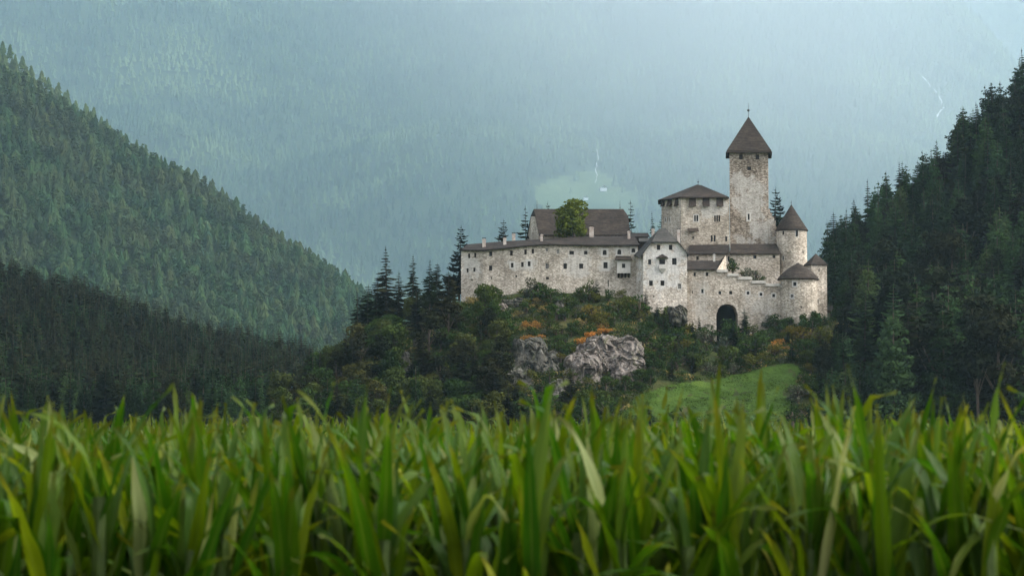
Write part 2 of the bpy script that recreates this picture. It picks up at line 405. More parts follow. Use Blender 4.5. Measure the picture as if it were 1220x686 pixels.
def stream(name, hill, pts, wd, y0, y1, mat, seed):
    rnd = random.Random(seed); mb = MB(); pr = []
    pp = []
    for (a, b), (c, d) in zip(pts[:-1], pts[1:]):
        n = max(2, int(math.hypot(c - a, d - b) / 3))
        for i in range(n): pp.append((a + (c - a) * i / n + rnd.uniform(-1, 1), b + (d - b) * i / n))
    for q in pp:
        h_ = hit(hill, q[0], q[1], y0, y1, 8)
        if h_: pr.append(h_)
    for a, b in zip(pr[:-1], pr[1:]):
        wa = wd * rnd.uniform(.4, 1.1)
        mb.quad((a.x - wa, a.y - 2, a.z + 26), (a.x + wa, a.y - 2, a.z + 26), (b.x + wa * .8, b.y - 2, b.z + 26), (b.x - wa * .8, b.y - 2, b.z + 26))
    if mb.f: tag(mb.build(name, mat), kind='structure')
stream('stream', far_hill, [(711, 184), (713, 196), (710, 208), (711, 218), (708, 228)], 2.2, 8600, 14000, M['foam'], 3)
stream('stream', far_hill, [(1095, 93), (1104, 104), (1112, 112), (1122, 126), (1124, 134), (1116, 146), (1114, 150)], 5.5, 8600, 17000, M['foam'], 5)
for nm, px, py, s, lab in (('farmhouse', 719, 229, 3.6, 'white farmhouse with pale roof on the distant mountain meadow, the larger of two'),
                           ('farmhouse', 698, 239, 2.6, 'small low white farmhouse at the lower edge of the distant meadow')):
    h_ = hit(far_hill, px, py, 8600, 14000, 8) or P(px, py, 10600)
    r_ = empty(nm, h_, lab, 'house', 'farmhouses on the far meadow')
    b = MB(); b.box((h_.x, h_.y, h_.z + 2.2 * s), (9 * s, 9 * s, 4.6 * s)); b.build('wall', M['white'], r_)
    b = MB(); x, y, z = h_.x, h_.y, h_.z + 4.6 * s
    b.slab([[(x - 6 * s, y - 5.5 * s, z - .6), (x, y - 5.5 * s, z + 4.2 * s), (x, y + 5.5 * s, z + 4.2 * s), (x - 6 * s, y + 5.5 * s, z - .6)],
            [(x, y - 5.5 * s, z + 4.2 * s), (x + 6 * s, y - 5.5 * s, z - .6), (x + 6 * s, y + 5.5 * s, z - .6), (x, y + 5.5 * s, z + 4.2 * s)]], .3)
    b.build('roof', M['coping'], r_)
# ------------------------------------------------------------------ haze (the air of the valley)
hz = MB(); hz.box((0, 11450, 3500), (22000, 22900, 7004))
m, t, out = new_mat('haze')
pv = t.nodes.new('ShaderNodeVolumePrincipled'); pv.inputs['Density'].default_value = HAZE_DENSITY
pv.inputs['Color'].default_value = (*HAZE_COLOR, 1); pv.inputs['Anisotropy'].default_value = HAZE_G
t.links.new(pv.outputs[0], out.inputs['Volume'])
ho = hz.build('haze', m); tag(ho, kind='stuff')

# a bank of pale mist lying against the far slopes, upper right
mc = P(850, -40, 8900); bm = bmesh.new(); bmesh.ops.create_uvsphere(bm, u_segments=32, v_segments=16, radius=1.0)
me = bpy.data.meshes.new('mist'); bm.to_mesh(me); bm.free()
mo = bpy.data.objects.new('mist', me); C.objects.link(mo); mo.location = mc; mo.scale = (2450, 1250, 1550); mo.rotation_euler = (0, R(14), 0)
m, t, out = new_mat('mist'); tc = t.nodes.new('ShaderNodeTexCoord'); ln = t.nodes.new('ShaderNodeVectorMath'); ln.operation = 'LENGTH'
t.links.new(tc.outputs['Object'], ln.inputs[0])
k_ = math_n(t, 'MAXIMUM', math_n(t, 'SUBTRACT', 1.0, ln.outputs['Value']), 0.0)
pv = t.nodes.new('ShaderNodeVolumePrincipled'); t.links.new(math_n(t, 'MULTIPLY', math_n(t, 'POWER', k_, 1.4), 8.0e-4), pv.inputs['Density'])
pv.inputs['Color'].default_value = (0.90, 0.95, 0.98, 1); pv.inputs['Anisotropy'].default_value = .3
t.links.new(pv.outputs[0], out.inputs['Volume']); me.materials.append(m)
tag(mo, 'pale mist hanging in front of the far mountain at the upper right', 'mist', kind='stuff')

# ------------------------------------------------------------------ castle building kit
class Footprint:
    def __init__(s, pts):
        pts = [Vector((p[0], p[1])) for p in pts]
        ar = sum(a.x * b.y - b.x * a.y for a, b in zip(pts, pts[1:] + pts[:1]))
        if ar < 0: pts = pts[::-1]
        s.p = pts; s.n = len(pts); s.u = [0.0]
        for a, b in zip(pts, pts[1:] + pts[:1]): s.u.append(s.u[-1] + (b - a).length)
    def seg(s, u):
        for i in range(s.n):
            if u <= s.u[i + 1] + 1e-6: return i
        return s.n - 1
    def pos(s, u, i=None):
        i = s.seg(u) if i is None else i
        a = s.p[i]; b = s.p[(i + 1) % s.n]; L = s.u[i + 1] - s.u[i]
        return a + (b - a) * ((u - s.u[i]) / L)
    def inward(s, u):
        i = s.seg(u); d = (s.p[(i + 1) % s.n] - s.p[i]).normalized(); return Vector((-d.y, d.x))
    def cast(s, px, py):
        d = ray(px, py); best = None
        for i in range(s.n):
            a = s.p[i]; b = s.p[(i + 1) % s.n]; e = b - a
            den = d.x * e.y - d.y * e.x
            if abs(den) < 1e-9: continue
            t_ = (a.x * e.y - a.y * e.x) / den; k = (a.x * d.y - a.y * d.x) / den
            if -1e-6 <= k <= 1 + 1e-6 and t_ > 0 and (best is None or t_ < best[0]): best = (t_, s.u[i] + k * e.length)
        return best
def make_walls(mb, fp, top, bot, ops, skip=None):
    """top: number or list of (X, z) points. ops: dicts px,py,w,h,(arch,depth,z0). Returns cut openings."""
    cut = []
    for o in ops:
        c = fp.cast(o['px'], o['py']); l = fp.cast(o['px'] - o['w'] / 2, o['py']); r = fp.cast(o['px'] + o['w'] / 2, o['py'])
        if not (c and l and r): continue
        pc = fp.pos(c[1]); u0, u1 = sorted((l[1], r[1]))
        z1 = P(o['px'], o['py'] - o['h'] / 2, pc.y).z; z0 = P(o['px'], o['py'] + o['h'] / 2, pc.y).z
        if o.get('toground'): z0 = bot
        rr = (u1 - u0) / 2; uc = (u0 + u1) / 2; rise = min(rr * o.get('arch', 0), (z1 - z0) * .8)
        cut.append(dict(u0=u0, u1=u1, z0=z0, z1=z1, uc=uc, r=rr, rise=rise, d=o.get('d', .42), inw=fp.inward(c[1]), o=o, fp=fp))
    def topo(c, u):
        if not c['rise']: return c['z1']
        k = min(1, abs(u - c['uc']) / c['r']); return c['z1'] - c['rise'] * (1 - math.sqrt(1 - k * k))
    us = set(round(x, 4) for x in fp.u)
    for c in cut:
        n = 10 if c['rise'] else 1
        c['us'] = [round(c['u0'] + (c['u1'] - c['u0']) * i / n, 4) for i in range(n + 1)]
        us.update(c['us'])
    us = sorted(us)
    def tz(u, p):
        if isinstance(top, (int, float)): return top
        return interp(top, p.x)
    for a, b in zip(us[:-1], us[1:]):
        if b - a < 1e-3: continue
        mid = (a + b) / 2; i = fp.seg(mid)
        if skip and i in skip: continue
        pa, pb = fp.pos(a, i), fp.pos(b, i)
        za = zb = bot
        for c in sorted([c for c in cut if c['u0'] < mid < c['u1']], key=lambda c: c['z0']):
            if c['z0'] > za + 1e-3: mb.quad((*pa, za), (*pb, zb), (*pb, c['z0']), (*pa, c['z0']))
            za, zb = topo(c, a), topo(c, b)
        mb.quad((*pa, za), (*pb, zb), (*pb, tz(b, pb)), (*pa, tz(a, pa)))
    for c in cut:
        inn = c['inw'] * c['d']
        pp = [fp.pos(u) for u in c['us']]
        for k in range(len(pp) - 1):
            a, b = pp[k], pp[k + 1]; za, zb = topo(c, c['us'][k]), topo(c, c['us'][k + 1])
            mb.quad((*a, za), (*b, zb), (*(b + inn), zb), (*(a + inn), za))
            mb.quad((*a, c['z0']), (*(a + inn), c['z0']), (*(b + inn), c['z0']), (*b, c['z0']))
        for k, u in ((0, c['us'][0]), (-1, c['us'][-1])):
            a = pp[k]; mb.quad((*a, c['z0']), (*a, topo(c, u)), (*(a + inn), topo(c, u)), (*(a + inn), c['z0']))
        c['pts'] = pp; c['tops'] = [topo(c, u) for u in c['us']]
    return cut
def add_window(c, parent, name='window', frame_mat=None):
    o = c['o']; inn = c['inw']; side = (c['pts'][-1] - c['pts'][0]); wdt = side.length; side = side / wdt
    a = c['pts'][0]; z0, z1 = c['z0'], c['z1']; d1 = inn * (c['d'] * .72); e = .0
    # frame: bars just inside the opening, as in a casement
    fm = MB(); th = .07; bw = .10 if wdt > .55 else .06
    def bar(s0, s1, h0, h1, dd=0.0):
        q = [a + d1 + side * s0, a + d1 + side * s1]; vs = []
        for off in (inn * dd, inn * (dd + th)):
            for p, z in ((q[0], h0), (q[1], h0), (q[1], h1), (q[0], h1)): vs.append((*(p + off), z))
        fm.add(vs, [(0, 1, 2, 3), (7, 6, 5, 4), (0, 4, 5, 1), (1, 5, 6, 2), (2, 6, 7, 3), (3, 7, 4, 0)])
    bar(0, bw, z0, z1); bar(wdt - bw, wdt, z0, z1); bar(bw, wdt - bw, z0, z0 + bw); bar(bw, wdt - bw, z1 - bw, z1)
    if o.get('mull', 1):
        nm = o.get('mull', 1)
        for k in range(nm):
            s_ = wdt * (k + 1) / (nm + 1); bar(s_ - .04, s_ + .04, z0 + bw, z1 - bw, -.012)
        if z1 - z0 > 1.0 and wdt > .6: bar(bw, wdt - bw, (z0 + z1) / 2 - .03, (z0 + z1) / 2 + .03, .012)
    f = fm.build(name, frame_mat or M[o.get('frame', 'wood')], parent)
    pn = MB(); dp = inn * (c['d'] * .9)
    for k in range(len(c['pts']) - 1):
        p, q = c['pts'][k] + dp, c['pts'][k + 1] + dp
        pn.quad((*p, z0), (*q, z0), (*q, c['tops'][k + 1]), (*p, c['tops'][k]))
    pn.build('pane', M['glass'], f)
    if o.get('sur'):
        k = o['sur']; sm = MB(); up = -inn * .035
        s0, s1, h0, h1 = -k, wdt + k, z0 - k, z1 + k
        outer = [(s0, h0), (s1, h0), (s1, h1), (s0, h1)]; inner = [(0, z0), (wdt, z0), (wdt, z1), (0, z1)]
        def pt(s_, z, dd): return (*(a + side * s_ + dd), z)
        for i in range(4):
            j = (i + 1) % 4
            A, B, Cc, D = outer[i], outer[j], inner[j], inner[i]
            sm.quad(pt(*A, up), pt(*B, up), pt(*Cc, up), pt(*D, up))
            sm.quad(pt(*A, up), pt(*A, inn * .02), pt(*B, inn * .02), pt(*B, up))
            sm.quad(pt(*D, up), pt(*Cc, up), pt(*Cc, inn * .02), pt(*D, inn * .02))
        sm.build('plaster_surround', M['plaster'], f)
def X(px, Y): return P(px, 300, Y).x
def Z(py, Y, px=800): return P(px, py, Y).z
def base_of(fp):
    c = sum(fp.p, Vector((0, 0))) / fp.n; return (c.x, c.y, castle_hill.h(c.x, c.y))
def building(name, fp, top, bot, ops, mat, label, cat, group='buildings of the hilltop castle', skip=None):
    r = empty(name, base_of(fp), label, cat, group)
    mb = MB(); cut = make_walls(mb, fp, top, bot, ops, skip); mb.build('wall', mat, r)
    for c in cut:
        if c['o'].get('blind'): 
            pn = MB(); dp = c['inw'] * c['d']
            for k in range(len(c['pts']) - 1):
                p, q = c['pts'][k] + dp, c['pts'][k + 1] + dp
                pn.quad((*p, c['z0']), (*q, c['z0']), (*q, c['tops'][k + 1]), (*p, c['tops'][k]))
            pn.build(c['o']['blind'], M[c['o'].get('bm', 'wood')], r)
        else: add_window(c, r)
    return r
def win(px, py, w, h, **k): return dict(px=px, py=py, w=w, h=h, **k)
def chimney(px, py0, py1, wpx, Y, parent, mat='chimney'):
    a = P(px, py1, Y); b = P(px, py0, Y); s = wpx * Y / FP
    mb = MB(); H = b.z - a.z
    mb.box((a.x, Y, a.z + H / 2 - .5), (s, s * .9, H + 1.0))
    mb.box((a.x, Y, b.z + .06), (s + .22, s * .9 + .22, .14))
    mb.box((a.x, Y, b.z + .20), (s - .12, s * .9 - .12, .16))
    c = mb.build('chimney', M[mat], parent)
    cp = MB(); cp.box((a.x, Y, b.z + .50), (s + .1, s * .9 + .1, .07)); 
    for dx in (-1, 1): cp.box((a.x + dx * (s / 2 - .1), Y, b.z + .36), (.09, s * .6, .20))
    cp.build('cowl', M['roof_dark'], c)
    return c
def cone_roof(name, cx, cy, r, z0, z1, parent, mat, n=30, bulge=0.06, sides=None):
    mb = MB(); prof = [(r - .25, z0 - .28), (r, z0 - .18), (r, z0)]
    for i in range(1, 9):
        k = i / 8; prof.append((max(.02, r * (1 - k) + r * bulge * math.sin(math.pi * k)), z0 + (z1 - z0) * k))
    mb.lathe((cx, cy), prof, sides or n); return mb.build(name, mat, parent)
def finial(cx, cy, z, h, rb, parent):
    mb = MB(); mb.tube((cx, cy, z - .3), (cx, cy, z + h), .07, .025, 6)
    prof = [(rb * math.sin(math.pi * k / 6) + .01, z + h * .45 - rb * math.cos(math.pi * k / 6)) for k in range(7)]
    mb.lathe((cx, cy), prof, 10); mb.build('finial', M['metal'], parent)
def circle(cx, cy, r, n=36, r2=None): return Footprint([(cx + r * math.cos(2 * math.pi * i / n), cy + (r2 or r) * math.sin(2 * math.pi * i / n)) for i in range(n)])

# ------------------------------------------------------------------ 1 keep tower
Y0 = 492
xa, xb = X(869.8, Y0), X(915.9, Y0); dpt = xb - xa
xc, xd = X(870.0, Y0 + dpt), X(916.2, Y0 + dpt)
fp = Footprint([(xa, Y0), (xb, Y0), (xd, Y0 + dpt), (xc, Y0 + dpt)])
keep = building('square_tower', fp, Z(180.5, Y0), 26, [win(882.8, 187.2, 4.4, 6), win(902.5, 187.2, 4.4, 6), win(892.6, 200.8, 4.8, 4.6),
    win(892, 258.4, 2.2, 7.5, sur=.35, mull=0)], M['keep'],
    'tallest castle tower, square, with a steep pyramid roof and a pale patch on its stone', 'tower')
mb = MB(); o_ = .75; zt = Z(179.8, Y0); cx, cy = (xa + xb + xc + xd) / 4, Y0 + dpt / 2; za = Z(139, cy)
c4 = [(xa - o_, Y0 - o_, zt), (xb + o_, Y0 - o_, zt), (xd + o_, Y0 + dpt + o_, zt), (xc - o_, Y0 + dpt + o_, zt)]
mb.slab([[c4[i], c4[(i + 1) % 4], (cx, cy, za)] for i in range(4)], .3)
rf = mb.build('roof', M['roof'], keep)
mb = MB()
for i in range(4):
    a, b = Vector(c4[i]), Vector(c4[(i + 1) % 4]); m_ = (a + b) / 2; L = (b - a).length
    mb.box((m_.x, m_.y, m_.z - .42 - .01 * i), (L - .2, .34, .3), math.atan2(b.y - a.y, b.x - a.x))
mb.build('eave_beam', M['wood'], rf)
finial(cx, cy, za, 3.4, .32, keep)
# stepped buttress on its right
mb = MB(); bt = [(915.9, 249), (917.5, 254), (920, 258), (922.5, 263), (924.3, 270), (925.3, 283), (926.5, 310)]
for (a, b), (c, d) in zip(bt[:-1], bt[1:]):
    p, q = P(c, d, Y0 + .3), P(c, b, Y0 + .3); mb.quad((xb - .05, p.y, p.z), (p.x, p.y, p.z), (q.x, q.y, q.z), (xb - .05, q.y, q.z))
    mb.quad((p.x, p.y, p.z), (p.x, p.y + 7, p.z), (q.x, q.y + 7, q.z), (q.x, q.y, q.z))
    mb.quad((xb - .05, q.y, q.z), (q.x, q.y, q.z), (q.x, q.y + 7, q.z), (xb - .05, q.y + 7, q.z))
mb.build('buttress', M['keep'], keep)

# ------------------------------------------------------------------ 2 palace
Y1 = 489.0
pA = (X(811.5, Y1), Y1); pB = (X(869.4, Y1 + .3), Y1 + .3); pL = (X(788.3, Y1 + 6.5), Y1 + 6.5)
pLb = (X(789, Y1 + 13), Y1 + 13); pBb = (X(869, Y1 + 14), Y1 + 14)
fp = Footprint([pA, pB, pBb, pLb, pL])
pal = building('palace_building', fp, Z(236.0, Y1), 26, [
    win(828, 260, 2.0, 7.5, sur=.2, mull=0), win(830.9, 260, 2.0, 7.5, sur=.2, mull=0),
    win(851.9, 260.4, 1.9, 7.5, mull=0), win(854.5, 260.4, 1.9, 7.5, mull=0), win(857.1, 260.4, 1.9, 7.5, mull=0),
    win(848, 284, 2.3, 7.6, mull=0), win(851.4, 284, 2.3, 7.6, mull=0), win(865.3, 284.5, 2.6, 6),
    win(825.8, 283, 1.6, 3.4, mull=0), win(793, 262, 1.4, 5, mull=0, sur=.15), win(797.6, 262, 1.4, 5, mull=0, sur=.15)], M['palace'],
    'broad castle block with a low hipped roof and wooden hatches, left of the tallest tower', 'building')
ze = Z(235, Y1); ov = .9
E = [Vector((pA[0] - .2, pA[1] - ov, ze)), Vector((pB[0] - .15, pB[1] - ov, ze)), Vector((pBb[0] - .15, pBb[1] + ov, ze)), Vector((pLb[0] - ov, pLb[1] + ov, ze)), Vector((pL[0] - ov, pL[1] - .4, ze))]
ap = P(831.8, 220, Y1 + 7.5); ap1 = Vector((ap.x - .3, ap.y, ap.z)); ap2 = Vector((ap.x + .8, ap.y, ap.z - .15))
mb = MB(); mb.slab([[E[0], E[1], ap2, ap1], [E[1], E[2], ap2], [E[2], E[3], ap1, ap2], [E[3], E[4], ap1], [E[4], E[0], ap1]], .3)
mb.build('roof', M['roof'], pal); finial(ap.x, ap.y, ap.z, 1.4, .2, pal)
for px, wd in ((825, 8), (841.2, 8), (857.6, 8), (806.8, 5), (798.4, 7.5), (790.6, 4.5)):
    c = fp.cast(px, 241); p = fp.pos(c[1]); inn = fp.inward(c[1]); sd_ = Vector((inn.y, -inn.x)); wm = wd * p.y / FP / 2
    if px < 811: wm *= .95
    z0, z1 = P(px, 246.3, p.y).z, ze - .12; q = p - inn * .02
    mb = MB(); vs = []
    for (dz, dd) in ((z0, .75), (z1, .12)):
        for sgn in (-1, 1):
            for th in (0, -.12): vs.append((*(q - inn * (dd + th) + sd_ * wm * sgn), dz))
    mb.add(vs, [(0, 2, 6, 4), (1, 5, 7, 3), (0, 1, 3, 2), (4, 6, 7, 5), (0, 4, 5, 1), (2, 3, 7, 6)])
    # side cheeks of the hatch
    for sgn in (-1, 1):
        a = q + sd_ * wm * sgn
        mb.add([(*a, z0 + .3), (*(a - inn * .7), z0), (*(a - inn * .1), z1), (*a, z1)], [(0, 1, 2, 3)])
    mb.build('hatch', M['wood'], pal)
# little wooden-roofed bay
a, b = P(819.5, 275.5, Y1), P(831, 273, Y1); mb = MB()
mb.slab([[(a.x, Y1 - 1.3, a.z), (b.x + .2, Y1 - 1.3, a.z), (b.x + .2, Y1 - .02, a.z + .8), (a.x, Y1 - .02, a.z + .8)]], .2)
mb.build('canopy', M['wood'], pal)

# ------------------------------------------------------------------ 3 residential wing
Yw = 481.0
front = [(549.4, 485.5), (575, 483.3), (628, 481.5), (668, 480.8), (705.6, 480.6), (760, 480.0)]
ff = [(X(a, b), b) for a, b in front]; bb = [(x + .3, y + 9) for x, y in ff[::-1]]
fp = Footprint(ff + bb)
eave = [(549.4, 298), (575, 298.2), (603, 295.5), (628, 292.5), (655, 291), (672, 291.6), (705, 292.2), (760, 292)]
tops = [(X(a, 482), Z(b, 482, a) + .15) for a, b in eave]
S = .30
wing = building('residential_wing', fp, tops, 22, [
    win(558.8, 304.8, 2.8, 5.6), win(566, 303.9, 2.6, 5.6), win(584.6, 302.3, 3.8, 6), win(609.2, 301.5, 3.4, 6), win(626, 300.2, 3, 6), win(634.8, 299.3, 2.8, 6),
    win(651.4, 297.6, 2.8, 4.4, frame='plaster'), win(664.7, 299.6, 3.6, 5.4, frame='plaster', mull=2), win(681.1, 301, 5.4, 4.4), win(697.9, 301, 4.0, 4.4),
    win(557, 322.1, 2.6, 5), win(565, 321.2, 2.8, 5), win(584.4, 319.4, 4, 6), win(610.2, 315.9, 3.2, 5.6, sur=.34), win(622.3, 315, 3.2, 6),
    win(630.4, 314.2, 3.4, 6, sur=.42), win(651.7, 317, 4.4, 6.4, frame='plaster'), win(673.3, 316.9, 4.2, 6.6), win(692.4, 316.9, 4.8, 6),
    win(562.2, 333.3, 1.6, 2.6, mull=0), win(585.4, 331, 1.2, 3, mull=0), win(615, 329, 2.2, 2.6, mull=0), win(652.2, 331.3, 3.6, 3, mull=0),
    win(720.4, 300.8, 4.6, 6, arch=1, sur=.42), win(737.8, 300.2, 4.6, 6, arch=1, sur=.42), win(754.6, 298.4, 4.6, 5, arch=1, sur=.4),
    win(721.4, 316, 5, 7.4, sur=.46), win(724.6, 337.6, 1.4, 8, mull=0)], M['wing'],
    'long low castle range with bent stone front, three rows of small windows and many chimneys', 'building')
# roof: lean-to rising backwards, following the bends
te = [(549.0, 297.3), (575, 297.6), (603, 295), (628, 292), (655, 290.4), (672, 291), (705, 291.6), (757, 291.4), (762, 291.4)]
tr = [(556.5, 291), (578, 289.2), (603, 287.2), (628, 285.7), (655, 284.3), (672, 283.3), (705, 281.3), (754, 281.3), (756, 281.3)]
mb = MB(); fc = []
def wy(px): return float(np.interp(px, [a for a, b in front], [b for a, b in front]))
for (a, b), (a2, b2) in zip(zip(te, tr), zip(te[1:], tr[1:])):
    p0 = P(a[0], a[1], wy(a[0]) - .8); p1 = P(a2[0], a2[1], wy(a2[0]) - .8)
    q0 = P(b[0], b[1], wy(b[0]) + 5); q1 = P(b2[0], b2[1], wy(b2[0]) + 5)
    fc.append([p0, p1, q1, q0])
    r0 = Vector((q0.x, q0.y + 5, q0.z - 3)); r1 = Vector((q1.x, q1.y + 5, q1.z - 3)); fc.append([q0, q1, r1, r0])
p0 = P(te[0][0], te[0][1], wy(549) - .8); q0 = P(tr[0][0], tr[0][1], wy(tr[0][0]) + 5)
fc.append([p0, q0, Vector((q0.x, q0.y + 5, q0.z - 3)), Vector((p0.x, p0.y + 10, p0.z))])
mb.slab(fc, .3); mb.build('roof', M['roof_dark'], wing)
for px, y0, y1, wd, dy in ((576.7, 286, 295, 4, 1.8), (601.4, 284.6, 291, 3.6, 2.2), (612, 279.8, 287, 4, 5.4), (645.4, 280.5, 287.5, 3, 3), (704.7, 271.8, 283, 5, 4.8), (749.3, 276.5, 286, 3, 3.4)):
    chimney(px, y0, y1, wd, wy(px) + dy, wing)
# oriel bay
xa_, xb_ = X(735.1, 479.5), X(750.9, 479.5); fpo = Footprint([(xa_, 478.9), (xb_, 478.9), (xb_, 480.15), (xa_, 480.15)])
z1_, z0_ = Z(309, 479), Z(324.6, 479)
mb = MB(); cuts = make_walls(mb, fpo, z1_, z0_, [win(743, 316.6, 4, 5.2)]); mb.box(((xa_ + xb_) / 2, 479.5, z0_ - .09), (xb_ - xa_ + .12, 1.35, .18))
orl = mb.build('oriel', M['plaster'], wing)
add_window(cuts[0], orl)
mb = MB()
mb.slab([[(xa_ - .5, 478.3, z1_ - .05), (xb_ + .4, 478.3, z1_ - .05), (xb_ + .1, 480.3, z1_ + 1.0), (xa_ - .2, 480.3, z1_ + 1.0)]], .2)
mb.build('oriel_roof', M['roof'], orl)
for k in range(4):
    x = xa_ + .35 + (xb_ - xa_ - .7) * k / 3; mb = MB()
    mb.add([(x - .2, 479.0, z0_ - .18), (x + .2, 479.0, z0_ - .18), (x + .2, 480.2, z0_ - .18), (x - .2, 480.2, z0_ - .18), (x - .2, 479.1, z0_ - .5), (x + .2, 479.1, z0_ - .5), (x + .2, 480.2, z0_ - 1.2), (x - .2, 480.2, z0_ - 1.2)],
        [(0, 3, 2, 1), (0, 1, 5, 4), (4, 5, 6, 7), (1, 2, 6, 5), (3, 0, 4, 7)])
    mb.build('corbel', M['roof'], orl)

# ------------------------------------------------------------------ 4 gabled white house
Yh = 474.5
A = (X(757.6, Yh + 5), Yh + 5); B = (X(766.2, Yh), Yh); D = (X(818.4, Yh), Yh); Eb = (X(818.6, Yh + 10), Yh + 10); Fb = (X(760, Yh + 12), Yh + 12)
fp = Footprint([A, B, D, Eb, Fb])
wh = building('gabled_house', fp, Z(302, Yh), 18, [
    win(774, 312, 3.6, 6.2), win(788.9, 311.8, 7, 6.2, mull=2), win(803.4, 311.4, 5.4, 8), win(775.6, 337.2, 4.4, 6.2), win(789.3, 337.2, 4.8, 6.2),
    win(809.6, 341, 3.8, 6, frame='plaster', sur=.18), win(809, 377, 13, 26, arch=.75, d=1.2, blind='blocked_arch', bm='curtain'), win(779, 353, 1.2, 3, mull=0)], M['house'],
    'white plastered castle house with clipped gable, between the long range and gate wall', 'house')
# gable part of the wall above eaves, with two windows
gl, g1, g2, gr = P(766.2, 302, Yh), P(776, 289.5, Yh), P(807.4, 289, Yh), P(818.4, 302, Yh)
mb = MB(); zt_ = [(gl.x, gl.z), (g1.x, g1.z), (g2.x, g2.z), (gr.x, gr.z)]
fpg = Footprint([(gl.x, Yh), (g1.x, Yh), (g2.x, Yh), (gr.x, Yh), (gr.x - .05, Yh + .6), (g2.x, Yh + .6), (g1.x, Yh + .6), (gl.x + .05, Yh + .6)])
cuts = make_walls(mb, fpg, zt_, Z(302, Yh), [win(784.6, 294.6, 4.2, 6.2), win(799, 294.6, 4.2, 6.2)])
gb = mb.build('gable', M['house'], wh)
for c in cuts: add_window(c, gb)
mb = MB(); yo = Yh - .7; yb_ = Yh + 12
L0 = Vector((P(756.2, 302.8, Yh + 3).x, Yh + 4.4, Z(302.8, Yh + 3))); L0f = Vector((gl.x - 1.0, yo, gl.z - 1.0)); L1 = Vector((g1.x, yo, g1.z + .25)); L2 = Vector((g2.x, yo, g2.z + .25)); R0 = Vector((gr.x + .35, yo, gr.z - .25))
T1 = P(785.5, 272.5, Yh + 7); T2 = P(793, 271.5, Yh + 7); T1b = Vector((T1.x, yb_, T1.z)); T2b = Vector((T2.x, yb_, T2.z))
L0b = Vector((L0.x, yb_, L0.z)); R0b = Vector((R0.x, yb_, R0.z))
mb.slab([[L1, L2, T2, T1], [L0f, L1, T1], [L0f, T1, L0], [L0, T1, T1b, L0b], [L2, R0, T2], [R0, R0b, T2b, T2]], .28)
mb.build('roof', M['roof_grey'], wh)
chimney(778, 274, 284, 3.4, Yh + 7, wh); chimney(808.5, 275, 289, 3.4, Yh + 6, wh)
# small bay
a, b = P(785, 315.6, Yh), P(793, 302.5, Yh); xm = (a.x + b.x) / 2
mb = MB(); mb.slab([[(a.x - .5, Yh - 1.1, b.z - .9), (b.x + .5, Yh - 1.1, b.z - .9), (xm, Yh - .02, b.z)], [(a.x - .6, Yh - .02, b.z - .9), (a.x - .5, Yh - 1.1, b.z - .9), (xm, Yh - .02, b.z)], [(b.x + .5, Yh - 1.1, b.z - .9), (b.x + .6, Yh - .02, b.z - .9), (xm, Yh - .02, b.z)]], .14)
mb.build('canopy', M['roof'], wh)
mb = MB(); z_ = a.z; w_ = (b.x - a.x) / 2
mb.add([(xm - w_, Yh - .7, z_), (xm + w_, Yh - .7, z_), (xm + w_, Yh, z_), (xm - w_, Yh, z_), (xm - w_, Yh - .7, z_ - .9), (xm + w_, Yh - .7, z_ - .9), (xm + w_, Yh, z_ - 1.2), (xm - w_, Yh, z_ - 1.2), (xm, Yh - .01, z_ - 2.2)],
    [(0, 3, 2, 1), (0, 1, 5, 4), (1, 2, 6, 5), (3, 0, 4, 7), (4, 5, 8), (5, 6, 8), (7, 4, 8)])
mb.build('bay', M['plaster'], wh)

# ------------------------------------------------------------------ 5 gate wall with stepped top
Yc = 476.5
r = empty('gate_wall', (X(870, Yc), Yc, castle_hill.h(X(870, Yc), Yc)), 'long castle gate wall with a tall dark archway and stepped pale coping', 'wall', 'buildings of the hilltop castle')
steps = [(818.2, 854, 321.5), (854, 866.6, 324.3), (866.6, 879.7, 329), (879.7, 895.4, 333), (895.4, 911.8, 337.6), (911.8, 929, 341)]
ops_all = [win(827.7, 326.7, 2.6, 4.6, mull=0), win(842.4, 326.7, 3.2, 4.6), win(857.7, 348.7, 3.4, 3.6, mull=0), win(870.6, 348.7, 3.6, 4, mull=0), win(891.2, 349, 3.4, 3.8, sur=.25, mull=0),
    win(906.6, 350.5, 3.4, 3.8, sur=.25, mull=0), win(921.8, 352, 3.4, 3.8, sur=.25, mull=0), win(836.9, 346.8, 3.4, 5.4, frame='plaster', sur=.15, mull=0), win(825, 348, 1.1, 3.5, mull=0),
    win(844.3, 398, 12.5, 24, arch=.35, d=.35, blind='blocked_arch', bm='curtain')]
gate = win(866.4, 386, 25.8, 48, arch=1, d=5.0, blind='arch_shade_panel', bm='gate', toground=1)  # added dark panel ends the tunnel, shade put into its colour
mbw = MB(); cuts = []
for k, (a, b, y) in enumerate(steps):
    if k in (1, ): b = steps[1][1]
    fpw = Footprint([(X(a, Yc), Yc), (X(b, Yc), Yc), (X(b, Yc), Yc + 5.2), (X(a, Yc), Yc + 5.2)])
    ztop = Z(y, Yc)
    lo = 14
    if k in (0, 1, 2):      # the archway spans the first three steps: build only above it here
        lo = Z(345 if False else 356, Yc)
    ops = [o for o in ops_all if a <= o['px'] < b and (o['py'] + o['h'] / 2 < 356 or lo == 14)]
    cuts += make_walls(mbw, fpw, ztop, lo, ops)
    if k: mbw.quad((X(a, Yc), Yc, ztop), (X(b, Yc), Yc, ztop), (X(b, Yc), Yc + 5.2, ztop), (X(a, Yc), Yc + 5.2, ztop))
fpw = Footprint([(X(818.2, Yc), Yc), (X(879.7, Yc), Yc), (X(879.7, Yc), Yc + 5.2), (X(818.2, Yc), Yc + 5.2)])
